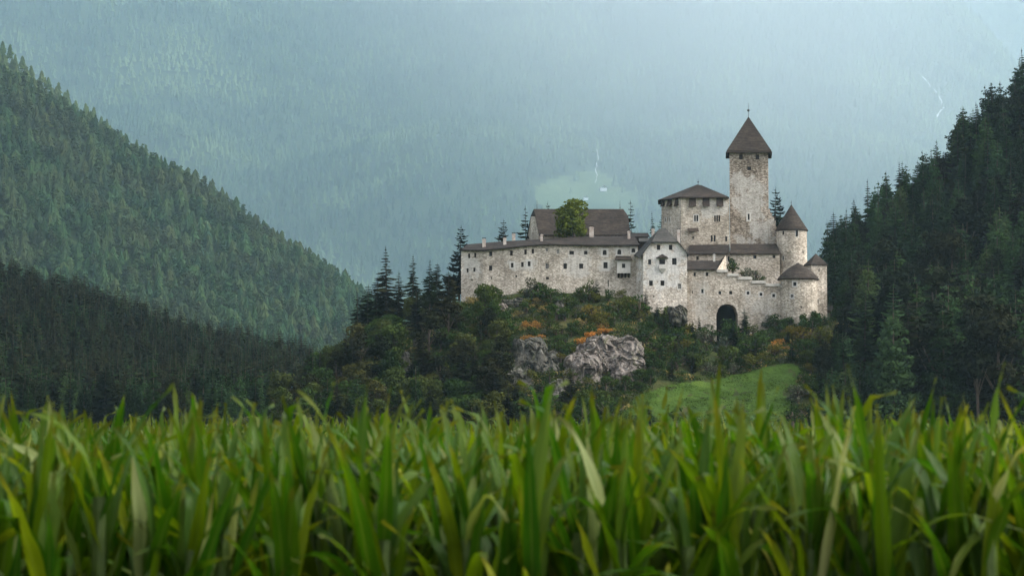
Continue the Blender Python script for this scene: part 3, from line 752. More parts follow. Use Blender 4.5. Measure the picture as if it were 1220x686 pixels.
cuts += make_walls(mbw, fpw, Z(356, Yc), 14, [o for o in ops_all if o['py'] > 380] + [gate])
mbw.build('wall', M['curtain'], r)
for c in cuts:
    if c['o'].get('blind'):
        pn = MB(); dp = c['inw'] * c['d']
        for k in range(len(c['pts']) - 1):
            p, q = c['pts'][k] + dp, c['pts'][k + 1] + dp
            pn.quad((*p, c['z0']), (*q, c['z0']), (*q, c['tops'][k + 1]), (*p, c['tops'][k]))
        pn.build(c['o']['blind'], M[c['o']['bm']], r)
    else: add_window(c, r)
for k, (a, b, y) in enumerate(steps[1:]):
    mb = MB(); z = Z(y, Yc)
    mb.box(((X(a, Yc) + X(b, Yc)) / 2, Yc + .35, z + .25), (X(b, Yc) - X(a, Yc) + .12, 1.3, .5)); 
    mb.box(((X(a, Yc) + X(b, Yc)) / 2, Yc + .35, z + .58), (X(b, Yc) - X(a, Yc) - .1, .9, .16)); mb.build('coping', M['coping'], r)
# lean-to roof over the first stretch
mb = MB(); e0, e1 = P(818.4, 320.6, Yc - .6), P(853.5, 320.6, Yc - .6); t0, t1 = P(818.6, 310.3, Yc + 4.6), P(858, 310.3, Yc + 4.6); t2 = P(865.5, 303, Yc + 6)
mb.slab([[e0, e1, t1, t0], [e1, t2, t1]], .25); mb.build('roof', M['roof_dark'], r)
mb = MB(); q0 = P(854, 322, Yc + .5); q1 = P(864.5, 304, Yc + 5); q2 = P(866, 327, Yc + 5)
mb.add([q0, q2, q1], [(0, 1, 2)]); mb.quad(q0, (q0.x, q0.y, q0.z - 3), (q2.x, q2.y, q2.z - 3), q2); mb.build('gable', M['curtain'], r)

# ------------------------------------------------------------------ 6 upper wall with lean-to roof (and its left part)
Yu = 486.0
fp = Footprint([(X(820, Yu), Yu), (X(929, Yu), Yu), (X(929, Yu), Yu + 2.8), (X(820, Yu), Yu + 2.8)])
up = building('upper_wall', fp, Z(302, Yu), 22, [win(899.4, 306.2, 3.8, 4.2, mull=0), win(922.3, 305.8, 3, 3.6, mull=0), win(831, 307.5, 3, 4.5), win(868, 308, 2.4, 6, mull=0, arch=1)], M['upper'],
    'inner castle wall under a narrow shingled roof at the foot of the tallest tower', 'wall')
for (a, b, a2, b2, yt, mt) in ((819.5, 868.2, 821.5, 868.4, 291.4, 'roof_dark'), (869.2, 930, 871, 925, 290.5, 'roof')):
    mb = MB(); mb.slab([[P(a, 301.8, Yu - .6), P(b, 301.6, Yu - .6), P(b2, yt, Yu + 3.2), P(a2, yt, Yu + 3.2)]], .28); mb.build('roof', M[mt], up)
chimney(850.9, 304, 313, 2.4, Yc + 4.2, r, 'plaster')

# ------------------------------------------------------------------ 7 round towers and the corner tower
Yt = 477.5
cx = (X(927.8, Yt) + X(973.3, Yt)) / 2; rr_ = (X(973.3, Yt) - X(927.8, Yt)) / 2
fp = circle(cx, Yt, rr_)
t1_ = building('round_tower', fp, Z(331.5, Yt - 3), 14, [win(946.9, 338.3, 3.8, 4.6, sur=.28), win(943.6, 352.8, 3.4, 4.4, sur=.2, frame='plaster'), win(930.6, 338.8, 1.6, 4, mull=0, sur=.15), win(955, 366, 1.0, 3, mull=0)], M['round'],
    'squat round castle tower with a low wide cone roof above the meadow', 'tower', 'buildings of the hilltop castle')
cone_roof('roof', cx, Yt, rr_ + .45, Z(331, Yt - rr_), Z(312.8, Yt), t1_, M['roof'], bulge=.12)
Yq = 489.5
cx = (X(925.2, Yq) + X(961.4, Yq)) / 2; rr_ = (X(961.4, Yq) - X(925.2, Yq)) / 2
fp = circle(cx, Yq, rr_)
t2_ = building('round_tower', fp, Z(273, Yq - 3), 20, [win(932.9, 277.4, 2.6, 4.6, mull=0), win(949.4, 278.2, 3.4, 7.6, mull=0, sur=.14), win(932.9, 307.3, 2.2, 4.8, mull=0, sur=.12)], M['upper'],
    'slender round castle tower with pointed cone roof, just right of the tallest tower', 'tower', 'buildings of the hilltop castle')
cone_roof('roof', cx, Yq, rr_ + .3, Z(272.8, Yq - rr_), Z(243.5, Yq), t2_, M['roof'], bulge=.0)
finial(cx, Yq, Z(243.5, Yq), 1.0, .12, t2_)
for px in (940, 956.5):
    p = P(px, 299, Yq - rr_ - .1 if px < 950 else Yq - rr_ * .75); mb = MB(); mb.box((p.x, p.y, p.z), (1.1, .7, .35)); mb.box((p.x, p.y + .12, p.z - .3), (.6, .45, .3))
    mb.build('corbel', M['upper'], t2_)
Yk = 481
a = P(972, 302, Yk + 3)
fp = Footprint([(X(958.4, Yk + 3.6), Yk + 3.6), (X(966.5, Yk), Yk), (X(984.9, Yk + .8), Yk + .8), (X(984.5, Yk + 6.5), Yk + 6.5), (X(960, Yk + 8), Yk + 8)])
t3_ = building('corner_tower', fp, Z(315.3, Yk), 14, [win(976, 322, 1.1, 3, mull=0), win(974.6, 359, 1.6, 5, mull=0, sur=.12)], M['upper'],
    'small angular castle tower with a pyramid roof at the far right end of the castle', 'tower', 'buildings of the hilltop castle')
mb = MB(); zz = Z(314.6, Yk); c5 = [Vector((q.x + (q.x - a.x) * .09, q.y + (q.y - a.y) * .09, zz)) for q in fp.p]
mb.slab([[c5[i], c5[(i + 1) % 5], a] for i in range(5)], .25); mb.build('roof', M['roof'], t3_)

# ------------------------------------------------------------------ 8 chapel hall with the big roof
Yg = 498.0
L_, R_ = P(641.5, 279, Yg), P(750.3, 279, Yg + 1.0); dp = 13.0
gw = X(628.2, Yg + 9) ; ridge_y = Yg + 6.5
z0 = L_.z; zr = Z(249, ridge_y)
fp = Footprint([(L_.x, Yg), (R_.x, Yg + .5), (R_.x - .5, Yg + dp), (gw, Yg + 11)])
hall = building('chapel_hall', fp, z0 + .1, 28, [win(634, 275, 1.6, 5, mull=0, arch=1), win(646, 283.5, 3, 5), win(738, 282.5, 3, 4)], M['palace'],
    'large hall with a huge steep brown shingled roof rising behind the long range', 'building')
rl = P(636, 249, ridge_y); rr2 = P(742.5, 249, ridge_y)
hipL = P(632.5, 256.5, ridge_y + 2.2); hipLf = P(637.5, 256.5, Yg + 4.6)
hipR = P(748.6, 257.5, Yg + 4.8); hipRb = Vector((hipR.x, ridge_y + 3, hipR.z))
e0 = P(642.0, 279.6, Yg - .6); e1 = P(751, 279.6, Yg - .1)
eb0 = Vector((gw - .3, Yg + 11.8, z0)); eb1 = Vector((e1.x, Yg + dp + .8, z0))
mb = MB(); mb.slab([[e0, e1, hipR, rr2, rl, hipLf], [rr2, hipR, hipRb], [rl, rr2, hipRb, eb1, eb0, hipL], [hipLf, rl, hipL]], .28)
mb.build('roof', M['roof'], hall)
mb = MB(); q = Vector((L_.x, Yg, z0)); q2 = Vector((gw, Yg + 11, z0))
mb.add([q, q2, hipL - Vector((0, 0, .3)), hipLf - Vector((0, 0, .3))], [(0, 1, 2, 3)])
q = Vector((R_.x, Yg + .5, z0)); q2 = Vector((R_.x - .5, Yg + dp, z0)); mb.add([q, q2, hipRb - Vector((0, 0, .3)), hipR - Vector((0, 0, .3))], [(0, 1, 2, 3)])
mb.build('gable', M['palace'], hall)
finial(rl.x + .8, ridge_y, rl.z, 2.2, .1, hall); finial(rr2.x - .8, ridge_y, rr2.z, 2.2, .1, hall)

# ------------------------------------------------------------------ 9 two low sheds between hall and gabled house
for (a, b, y0, y1, Y, mt, wm, lab) in ((752, 773, 277.5, 288, 490, 'roof_dark', 'wood', 'low dark timber shed between the big brown hall roof and the white house'),
                                   (762, 779, 283.5, 293, 484, 'roof_grey', 'wood', 'small grey roofed lean-to tucked against the white house')):
    x0, x1 = X(a, Y), X(b, Y); zt = Z(y0, Y + 3); zb = Z(y0 + 4.2, Y)
    sh = empty('shed', ((x0 + x1) / 2, Y + 2, castle_hill.h((x0 + x1) / 2, Y + 2)), lab, 'shed', 'buildings of the hilltop castle')
    mb = MB(); mb.box(((x0 + x1) / 2, Y + 2.5, (zb + 30) / 2), (x1 - x0 - .4, 5, zb - 30)); mb.build('wall', M[wm], sh)
    mb = MB(); mb.slab([[(x0 - .2, Y - .5, zb), (x1 + .2, Y - .5, zb), (x1, Y + 3, zt), (x0, Y + 3, zt)], [(x0, Y + 3, zt), (x1, Y + 3, zt), (x1 + .2, Y + 6, zb), (x0 - .2, Y + 6, zb)]], .22)
    mb.build('roof', M[mt], sh)

# ------------------------------------------------------------------ 10 wooden bridge right of the castle
p0 = P(985.5, 372, 483); p1 = P(1024, 371.5, 488)
br = empty('footbridge', p0, 'dark wooden footbridge leaving the castle towards the right wood', 'bridge')
mb = MB(); n = 1; L = p1 - p0
ang = math.atan2(L.y, L.x); mid = (p0 + p1) / 2; ln = math.hypot(L.x, L.y)
mb.box((mid.x, mid.y, mid.z), (ln, 2.4, .35), ang); mb.build('deck', M['wood'], br)
mb = MB()
for s_ in (-1.15, 1.15):
    ox, oy = -math.sin(ang) * s_, math.cos(ang) * s_
    mb.box((mid.x + ox, mid.y + oy, mid.z + 1.25), (ln, .10, .14), ang); mb.box((mid.x + ox, mid.y + oy, mid.z + .75), (ln, .07, .5), ang)
    for k in range(8):
        q = p0 + L * (k / 7) ; mb.box((q.x + ox, q.y + oy, q.z + .7), (.14, .14, 1.1), ang)
mb.build('railing', M['roof_grey'], br)
for k in range(3):
    q = p0 + L * ((k + .6) / 3); mb = MB(); mb.box((q.x, q.y, q.z - 4), (.5, 1.8, 7.6), ang); mb.build('support', M['wood'], br)

# ------------------------------------------------------------------ rocks
def rock_mat(name, dark, mid, light):
    m, t, out = new_mat(name)
    v = pos_scaled(t, (1, 1, .45))
    n = noise_n(t, v, .75, 8, .72); n.node.inputs['Distortion'].default_value = 1.6
    rr = ramp(t, [(0.34, dark), (0.5, mid), (0.68, light)]); t.links.new(n, rr.inputs[0])
    vo = N(t, 'ShaderNodeTexVoronoi', Scale=.7, feature='DISTANCE_TO_EDGE'); 
    dn = N(t, 'ShaderNodeTexNoise', Scale=.8, Detail=4.0); t.links.new(v, dn.inputs['Vector'])
    vv = t.nodes.new('ShaderNodeVectorMath'); vv.operation = 'MULTIPLY_ADD'
    t.links.new(dn.outputs['Color'], vv.inputs[0]); vv.inputs[1].default_value = (1.5, 1.5, 1.5); t.links.new(v, vv.inputs[2]); t.links.new(vv.outputs[0], vo.inputs['Vector'])
    cr = ramp(t, [(0.0, (0.35, 0.33, 0.31)), (0.09, (1, 1, 1))]); t.links.new(vo.outputs['Distance'], cr.inputs[0])
    col = mix(t, rr.outputs[0], cr.outputs[0], .65, 'MULTIPLY')
    mo = noise_n(t, pos_scaled(t), .35, 6, .7)
    mr = ramp(t, [(0.55, (0, 0, 0)), (0.66, (1, 1, 1))]); t.links.new(mo, mr.inputs[0])
    col = mix(t, col, (0.075, 0.08, 0.03), math_n(t, 'MULTIPLY', mr.outputs[0], .65))
    principled(t, out, col, .9, .15, n, 1.0, .5); return m
M['rock'] = rock_mat('pale pink grey crag', (0.036, 0.029, 0.024), (0.130, 0.110, 0.094), (0.30, 0.265, 0.232))
M['rock_dark'] = rock_mat('mossy grey crag', (0.025, 0.025, 0.019), (0.060, 0.057, 0.045), (0.15, 0.14, 0.12))
def crag(px0, px1, py0, py1, depth, mat, seed, lean=.30, name='cliff'):
    pc = hit(castle_hill, (px0 + px1) / 2, (py0 + py1) / 2 + (py1 - py0) * .25, 400, 560, .3) or P(px0, py0, 462)
    Yc_ = pc.y + depth * .62
    a, b = P(px0, py1, pc.y), P(px1, py0, pc.y); cx = (a.x + b.x) / 2; rx = (b.x - a.x) / 2; zc = (a.z + b.z) / 2; rz = (b.z - a.z) / 2
    mb = MB(); nu, nv = 190, 110; sg = lambda x, e: math.copysign(abs(x) ** e, x)
    big = min(rx, rz) / 6.0
    for j in range(nv + 1):
        ph = -math.pi / 2 + math.pi * j / nv
        for i in range(nu):
            th = 2 * math.pi * i / nu
            x = sg(math.cos(th), .6) * sg(math.cos(ph), .5); y = sg(math.sin(th), .6) * sg(math.cos(ph), .5); z = sg(math.sin(ph), .7)
            wob = 1 + .34 * mnoise.noise(Vector((th * .9 * 1.0 + seed * 3, z * 1.6, seed)))
            p = Vector((cx + x * rx * wob + z * rx * .12 * math.sin(seed * 2), Yc_ + y * depth * wob + z * rz * lean, zc + z * rz * (1 + .3 * mnoise.noise(Vector((x * 2.2, seed, 2))))))
            q = Vector((p.x, p.y, p.z * .62 + p.x * .2))
            d = 1.3 * big * mnoise.fractal(q / 6.0 + Vector((seed, 0, 0)), 1.0, 2.1, 3)
            hsh = lambda c: (math.sin(c.x * 12.9898 + c.y * 78.233 + c.z * 37.719) * 43758.5453) % 1.0
            wq_ = Vector((mnoise.noise(q / 2.0), mnoise.noise(q / 2.0 + Vector((9, 0, 0))), mnoise.noise(q / 2.0 + Vector((0, 9, 0)))))
            q1 = Vector((p.x / 2.6, p.y / 2.6, p.z / 4.2)) + wq_ * .35 + Vector((seed, 0, 0)); q2 = Vector((p.x / 1.0 + p.z * .25, p.y, p.z / 1.9)) + wq_ * .5
            v1 = mnoise.voronoi(q1); v2 = mnoise.voronoi(q2)
            g1 = (p - Vector((cx, Yc_, zc))).normalized()
            d += big * (1.5 * hsh(v1[1][0]) - .7 + .9 * (q1 - v1[1][0]).dot(Vector((.5, -.2, -.6)))) + .55 * (hsh(v2[1][0]) - .5) + .35 * (q2 - v2[1][0]).dot(Vector((-.4, 0, .7))) + .12 * mnoise.noise(q / .5)
            n_ = Vector((x / max(rx, .1), y / depth, z / max(rz, .1))).normalized()
            p += n_ * d; mb.v.append(p)
    for j in range(nv):
        for i in range(nu):
            a_ = j * nu + i; b_ = j * nu + (i + 1) % nu; mb.f.append((a_, b_, b_ + nu, a_ + nu))
    mb.v = [tuple(v) for v in mb.v]
    o = mb.build(name, mat); tag(o, kind='structure'); return o
crag(690, 762, 401, 454, 4.0, M['rock'], 1.0, .5)
crag(676, 722, 418, 464, 4.0, M['rock'], 7.0, .5)
crag(725, 768, 425, 458, 3.2, M['rock'], 12.0, .5)
crag(610, 650, 402, 446, 3.6, M['rock_dark'], 2.0, .55)
crag(632, 668, 418, 452, 3.4, M['rock_dark'], 9.0, .55)
crag(604, 632, 438, 470, 3.0, M['rock_dark'], 13.0, .55)
crag(655, 680, 455, 480, 2.4, M['rock_dark'], 14.0, .5)

crag(586, 604, 362, 378, 2.0, M['rock'], 3.0, name='crag')
crag(598, 640, 356, 366, 1.6, M['rock_dark'], 4.0, name='crag')
crag(477, 489, 418, 462, 2.2, M['rock_dark'], 5.0, name='crag')
crag(492, 500, 400, 420, 1.6, M['rock'], 6.0, name='crag')
crag(662, 672, 356, 378, 1.4, M['rock_dark'], 8.0, name='crag')
crag(798, 817, 366, 386, 2.0, M['rock_dark'], 11.0, name='crag')

# ------------------------------------------------------------------ foliage mesh makers (numpy)
def mesh_from(name, v, f, mat, uv=None):
    m = bpy.data.meshes.new(name); m.from_pydata(v, [], f); m.materials.append(mat)
    if uv:
        l = m.uv_layers.new(name='UVMap'); l.data.foreach_set('uv', [c for q in uv for c in q])
    m.update(); return m
def conifer_geo(seed, H, Rm, whorls, nb, detail, droop=.25, base=.10, power=.85, gap=.1, up=0.0):
    rd = random.Random(seed); v = []; f = []
    def tri(a, b, c): i = len(v); v.extend((a, b, c)); f.append((i, i + 1, i + 2))
    def quad(a, b, c, d): i = len(v); v.extend((a, b, c, d)); f.append((i, i + 1, i + 2, i + 3))
    sec = [rd.uniform(.72, 1.22) for _ in range(7)]
    for k in range(whorls):
        t = k / whorls; z = H * (base + (1 - base) * t ** .95)
        rr = Rm * (1 - t) ** power * rd.uniform(.75, 1.18) + .15
        if t < .12: rr *= .75 + t * 2
        off = rd.uniform(0, 6.28); n = max(4, int(nb * (1 - t * .45)))
        for b in range(n):
            if rd.random() < gap: continue
            a = off + 6.283 * b / n + rd.uniform(-.35, .35); L = rr * rd.uniform(.5, 1.2) * sec[int(a * 1.114 + k * .21) % 7]
            ca, sa = math.cos(a), math.sin(a); zz = z + rd.uniform(-.9, .9) * H / whorls * (1 - t)
            segs = 4 if detail > 1 else (3 if detail == 1 else 2); pts = []
            for s in range(segs + 1):
                q = s / segs; dz = L * (up * q + .12 * q - droop * 1.6 * q * q + (.22 * q ** 4 if detail else 0))
                pts.append((ca * L * q, sa * L * q, zz + dz))
            wd = L * (.26 if detail > 1 else .36)
            for s in range(segs):
                p, q = pts[s], pts[s + 1]; w0 = wd * (.35 + 1.1 * math.sin(math.pi * min(1, (s + .15) / segs))); w1 = wd * (.35 + 1.1 * math.sin(math.pi * (s + 1.15) / segs)) if s < segs - 1 else 0.02
                j0, j1 = rd.uniform(.6, 1.1), rd.uniform(.6, 1.1); dd = .35 * w0
                # two sloping halves of the spray, like a shallow roof
                for sg in (-1, 1):
                    quad(p, q, (q[0] - sa * w1 * sg * j1, q[1] + ca * w1 * sg * j1, q[2] - w1 * .45), (p[0] - sa * w0 * sg * j0, p[1] + ca * w0 * sg * j0, p[2] - w0 * .45 - dd * .3))
                if detail > 1:
                    for sg in (-1, 1):
                        for e in range(2):
                            h = (s + .3 + .45 * e) / segs; m_ = (p[0] + (q[0] - p[0]) * (.2 + .5 * e), p[1] + (q[1] - p[1]) * (.2 + .5 * e), p[2] + (q[2] - p[2]) * (.2 + .5 * e))
                            l2 = L * .34 * (1.1 - h * .5) * rd.uniform(.7, 1.3); a2 = a + sg * rd.uniform(.5, 1.1); c2, s2 = math.cos(a2), math.sin(a2)
                            tp = (m_[0] + c2 * l2, m_[1] + s2 * l2, m_[2] - l2 * rd.uniform(.15, .55))
                            tri((m_[0] + ca * .14, m_[1] + sa * .14, m_[2] + .03), (m_[0] - ca * .14, m_[1] - sa * .14, m_[2] - .12), tp)
    # leader
    for a in (0, 2.1, 4.2): tri((.12 * math.cos(a), .12 * math.sin(a), H * .96), (.12 * math.cos(a + 2), .12 * math.sin(a + 2), H * .96), (0, 0, H * 1.02))
    return v, f
def trunk_geo(H, r, top=.97, n=7, lean=0.0, base=-1.2):
    v = []; f = []; K = 5
    for k in range(K + 1):
        q = k / K; rr = r * (1 - q) + .03; 
        for i in range(n):
            a = 6.283 * i / n; v.append((rr * math.cos(a) + lean * q * q, rr * math.sin(a), base + (H * top - base) * q))
    for k in range(K):
        for i in range(n): j = (i + 1) % n; f.append((k * n + i, k * n + j, (k + 1) * n + j, (k + 1) * n + i))
    return v, f
def leafy_geo(seed, blobs, per, size, flat=.0):
    """blobs: (x,y,z,rx,ry,rz); leaf-sized faces on and inside every blob's shell, broken by noise"""
    rs = np.random.RandomState(seed); v = []; f = []
    for bi, (bx, by, bz, rx, ry, rz) in enumerate(blobs):
        n = int(per * (rx * ry * rz) ** .667)
        d = rs.normal(size=(n, 3)); d /= np.linalg.norm(d, axis=1)[:, None]
        lump = np.array([mnoise.noise(Vector((q[0] * 1.7 + bi * 3.1, q[1] * 1.7, q[2] * 1.7 + seed))) for q in d])
        rad = (.62 + .38 * rs.rand(n) ** .6) * (1 + .42 * lump)
        keep = rs.rand(n) < (.9 + .8 * lump)
        p = d * rad[:, None] * np.array([rx, ry, rz]) + np.array([bx, by, bz])
        for q, dd, kk in zip(p, d, keep):
            if not kk: continue
            nrm = dd + rs.normal(size=3) * .75; nrm[2] += .35; nrm /= np.linalg.norm(nrm)
            t1 = np.cross(nrm, rs.normal(size=3)); t1 /= np.linalg.norm(t1) + 1e-9; t2 = np.cross(nrm, t1)
            s = size * rs.uniform(.55, 1.3); i = len(v)
            v.append(tuple(q - t1 * s)); v.append(tuple(q - t2 * s * .55)); v.append(tuple(q + t1 * s)); v.append(tuple(q + t2 * s * .55)); f.append((i, i + 1, i + 2, i + 3))
    return v, f

M['spruce'] = leaf_mat('spruce needles', [(0.007, 0.015, 0.005), (0.012, 0.026, 0.007), (0.018, 0.037, 0.010), (0.010, 0.023, 0.009)], .25, .15)
M['spruce_dim'] = leaf_mat('dark conifer needles', [(0.006, 0.010, 0.004), (0.010, 0.013, 0.005), (0.017, 0.017, 0.006), (0.009, 0.017, 0.006)], .25, .12)
M['larch'] = leaf_mat('larch needles', [(0.026, 0.056, 0.018), (0.036, 0.070, 0.022), (0.030, 0.062, 0.026), (0.048, 0.068, 0.020)], .25, .22)
M['mid'] = leaf_mat('hillside conifer needles', [(0.018, 0.042, 0.019), (0.028, 0.062, 0.026), (0.034, 0.070, 0.028), (0.048, 0.072, 0.028), (0.022, 0.052, 0.028)], .03, .2, .009, tint2=(0.050, 0.056, 0.024))
M['beyond'] = leaf_mat('ridge conifer needles with painted sun', [(0.06, 0.10, 0.035), (0.09, 0.12, 0.042)], .05, .3)  # sunlight on the ridge is put into this paler needle colour
M['far'] = leaf_mat('far mountain conifer needles', [(0.016, 0.036, 0.018), (0.03, 0.062, 0.028), (0.05, 0.085, 0.034), (0.024, 0.05, 0.03)], .0028, .2, .0014, tint2=(0.15, 0.20, 0.08))
M['last'] = leaf_mat('farthest mountain trees', [(0.026, 0.050, 0.026), (0.045, 0.078, 0.036), (0.065, 0.10, 0.045)], .003, .2, .0009, tint2=(0.11, 0.13, 0.075))
M['broad'] = leaf_mat('broadleaf foliage', [(0.075, 0.095, 0.012), (0.08, 0.10, 0.014)], .6, .3)
M['bush'] = leaf_mat('bush foliage', [(0.016, 0.033, 0.007), (0.028, 0.050, 0.009), (0.020, 0.040, 0.010), (0.046, 0.062, 0.010)], .5, .25)
M['bush_warm'] = leaf_mat('yellow green bush foliage', [(0.070, 0.072, 0.012), (0.052, 0.065, 0.012), (0.10, 0.075, 0.012)], .5, .25)
M['bush_grey'] = leaf_mat('grey green bush foliage', [(0.075, 0.075, 0.05), (0.06, 0.075, 0.05)], .5, .2)
M['tuft'] = leaf_mat('meadow tussock', [(0.030, 0.060, 0.008), (0.048, 0.080, 0.012), (0.038, 0.068, 0.010)], .5, .2)
M['bracken'] = leaf_mat('rusty bracken', [(0.36, 0.14, 0.03), (0.30, 0.15, 0.035), (0.24, 0.12, 0.03)], .5, .25)
M['dry'] = leaf_mat('straw coloured grass', [(0.22, 0.16, 0.06), (0.16, 0.13, 0.05)], .5, .25)

def skirt_geo(seed, H, Rm, layers, n, power=.75, base=.08, jag=.35):
    """conifer crown as overlapping ragged skirts of foliage, for trees seen from far off"""
    rd = random.Random(seed); v = []; f = []
    for k in range(layers):
        t = k / layers; z = H * (base + (1 - base) * t); r = Rm * (1 - t) ** power * rd.uniform(.85, 1.15) + .1
        zt = min(H * 1.01, z + H * 1.75 / layers + r * .35); off = rd.uniform(0, 6.28); i0 = len(v); cx, cy = rd.uniform(-.1, .1) * r, rd.uniform(-.1, .1) * r
        v.append((cx * .3, cy * .3, zt)); m = 2 * n
        for i in range(m):
            a = off + 6.283 * i / m; q = r * (1 + rd.uniform(-.2, .2)) * (1 if i % 2 == 0 else 1 - jag); v.append((cx + q * math.cos(a), cy + q * math.sin(a), z - (.16 * r if i % 2 == 0 else -.12 * r) + rd.uniform(-.1, .1) * r))
        for i in range(m): f.append((i0, i0 + 1 + i, i0 + 1 + (i + 1) % m))
    return v, f
class Kind:
    def __init__(s, crown, trunk, H): s.crown, s.trunk, s.H = crown, trunk, H
def mk(name, geo, tr, mat, H):
    return Kind(mesh_from(name + ' crown', *geo, mat), mesh_from(name + ' trunk', *tr, M['bark']), H)
def spruce_kind(i, mat, H=22.0, Rm=3.6, **k): return mk('spruce', conifer_geo(i, H, Rm, 30, 10, 2, **k), trunk_geo(H, .32), mat, H)
SPR = [spruce_kind(11, M['spruce']), spruce_kind(12, M['spruce'], 24, 3.3, droop=.32), spruce_kind(13, M['spruce'], 20, 4.0, power=.7), spruce_kind(14, M['spruce'], 22, 3.0, gap=.2, droop=.15)]
DRK = [spruce_kind(21, M['spruce_dim'], 20, 4.0, power=.75), spruce_kind(22, M['spruce_dim'], 22, 3.6, droop=.3), spruce_kind(23, M['spruce_dim'], 19, 4.2, power=.6, gap=.15)]
LAR = [spruce_kind(31, M['larch'], 22, 4.2, power=.65, droop=.12, gap=.18), spruce_kind(32, M['larch'], 20, 3.8, power=.75, droop=.1, gap=.15, up=.1)]
OPEN = [spruce_kind(41, M['spruce_dim'], 20, 4.6, gap=.38, droop=.12, base=.04, power=.6), mk('spruce', conifer_geo(42, 20, 4.8, 22, 9, 2, gap=.25, droop=.2, base=.05, power=.65), trunk_geo(20, .3), M['spruce_dim'], 20)]
def limbs_geo(H, r, n, seed, spread):
    rd = random.Random(seed); mb = MB()
    mb.tube((0, 0, -1), (0, 0, H * .45), r, r * .75); mb.tube((0, 0, H * .45), (.2, .1, H * .8), r * .75, r * .25)
    for k in range(n):
        a = 6.283 * k / n + rd.uniform(-.4, .4); z = H * rd.uniform(.25, .5)
        mb.tube((0, 0, z), (spread * .65 * math.cos(a), spread * .65 * math.sin(a), z + H * rd.uniform(.2, .38)), r * .45, r * .12, 5)
    return mb.v, mb.f
def pine_kind(seed, H=17):
    rd = random.Random(seed); bl = [(0, 0, H * .93, 1.6, 1.6, 1.3)]
    for k in range(11):
        a = rd.uniform(0, 6.28); q = rd.uniform(.42, .88); r_ = (1.15 - q) * 5.0 * rd.uniform(.5, 1)
        bl.append((r_ * math.cos(a), r_ * math.sin(a), H * q, rd.uniform(1.2, 2.0), rd.uniform(1.2, 2.0), rd.uniform(.8, 1.3)))
    return mk('pine', leafy_geo(seed, bl, 70, .42), limbs_geo(H, .28, 6, seed, 3), M['spruce_dim'], H)
def soft_kind(seed, mat, H=21, Rm=4.2, power=.7, leaf=.36, per=62):
    rd = random.Random(seed); bl = []; k = 0
    z = .14
    while z < .97:
        r = Rm * (1 - z) ** power + .25; n = max(1, int(round(r * 1.5)))
        for j in range(n):
            a = 6.283 * j / n + rd.uniform(-.6, .6) + z * 9; q = r * .55 * rd.uniform(.7, 1.3) if n > 1 else 0; rb = max(.35, r * rd.uniform(.38, .6))
            bl.append((q * math.cos(a), q * math.sin(a), H * (z + rd.uniform(-.02, .02)) - q * .18, rb, rb, rb * .62))
        z += .052 + .02 * (1 - z)
    return mk('soft conifer', leafy_geo(seed, bl, per, leaf), trunk_geo(H, .3), mat, H)
SOF = [soft_kind(91, M['spruce']), soft_kind(92, M['spruce'], 22, 3.8, .7), soft_kind(93, M['spruce_dim'], 19, 4.8, .48), soft_kind(96, M['spruce'], 18, 4.4, .5)]
SOL = [soft_kind(94, M['larch'], 22, 4.0, .65), soft_kind(95, M['larch'], 20, 4.4, .6)]
PIN = [pine_kind(51), pine_kind(52), pine_kind(53, 15)]
def broad_kind(seed, mat, H=9.0, W=4.0, nb=14, per=85, size=.33):
    rd = random.Random(seed); bl = []
    for k in range(nb):
        a = rd.uniform(0, 6.28); z = rd.uniform(.3, .9); r_ = W * .62 * math.sqrt(rd.random()) * math.sin(math.pi * min(.95, z + .05)) ** .5
        s = rd.uniform(.26, .42) * W; bl.append((r_ * math.cos(a), r_ * math.sin(a), H * z, s, s, s * .8))
    return mk('broadleaf', leafy_geo(seed, bl, per, size), limbs_geo(H, .25, 6, seed, W), mat, H)
def bush_kind(seed, mat, H=3.2, W=2.3, nb=8, per=95, size=.22): return broad_kind(seed, mat, H, W, nb, per, size)
BRO = [broad_kind(61, M['broad'], 9, 4.4, 20, 95)]
DEC = [broad_kind(62, M['bush'], 9, 4.0), broad_kind(63, M['bush'], 8, 4.2), broad_kind(64, M['bush'], 10, 3.4)]
M['olive'] = leaf_mat('olive foliage', [(0.046, 0.052, 0.012), (0.034, 0.050, 0.012), (0.058, 0.050, 0.014)], .5, .2)
DEW = [broad_kind(65, M['olive'], 9, 4.0), broad_kind(66, M['olive'], 8, 4.4), broad_kind(67, M['olive'], 10, 3.6)]
BSH = [bush_kind(71, M['bush']), bush_kind(72, M['bush'], 3.6, 2.0), bush_kind(73, M['bush'], 2.8, 2.8)]
BSW = [bush_kind(74, M['bush_warm']), bush_kind(75, M['bush_warm'], 2.4, 2.4)]
BSG = [bush_kind(76, M['bush_grey'])]
BRK = [broad_kind(81, M['bracken'], 1.3, 2.6, 9, 90, .22), broad_kind(82, M['bracken'], 1.1, 2.2, 8, 90, .2)]
DRY = [broad_kind(83, M['dry'], 1.0, 2.6, 9, 80, .2)]

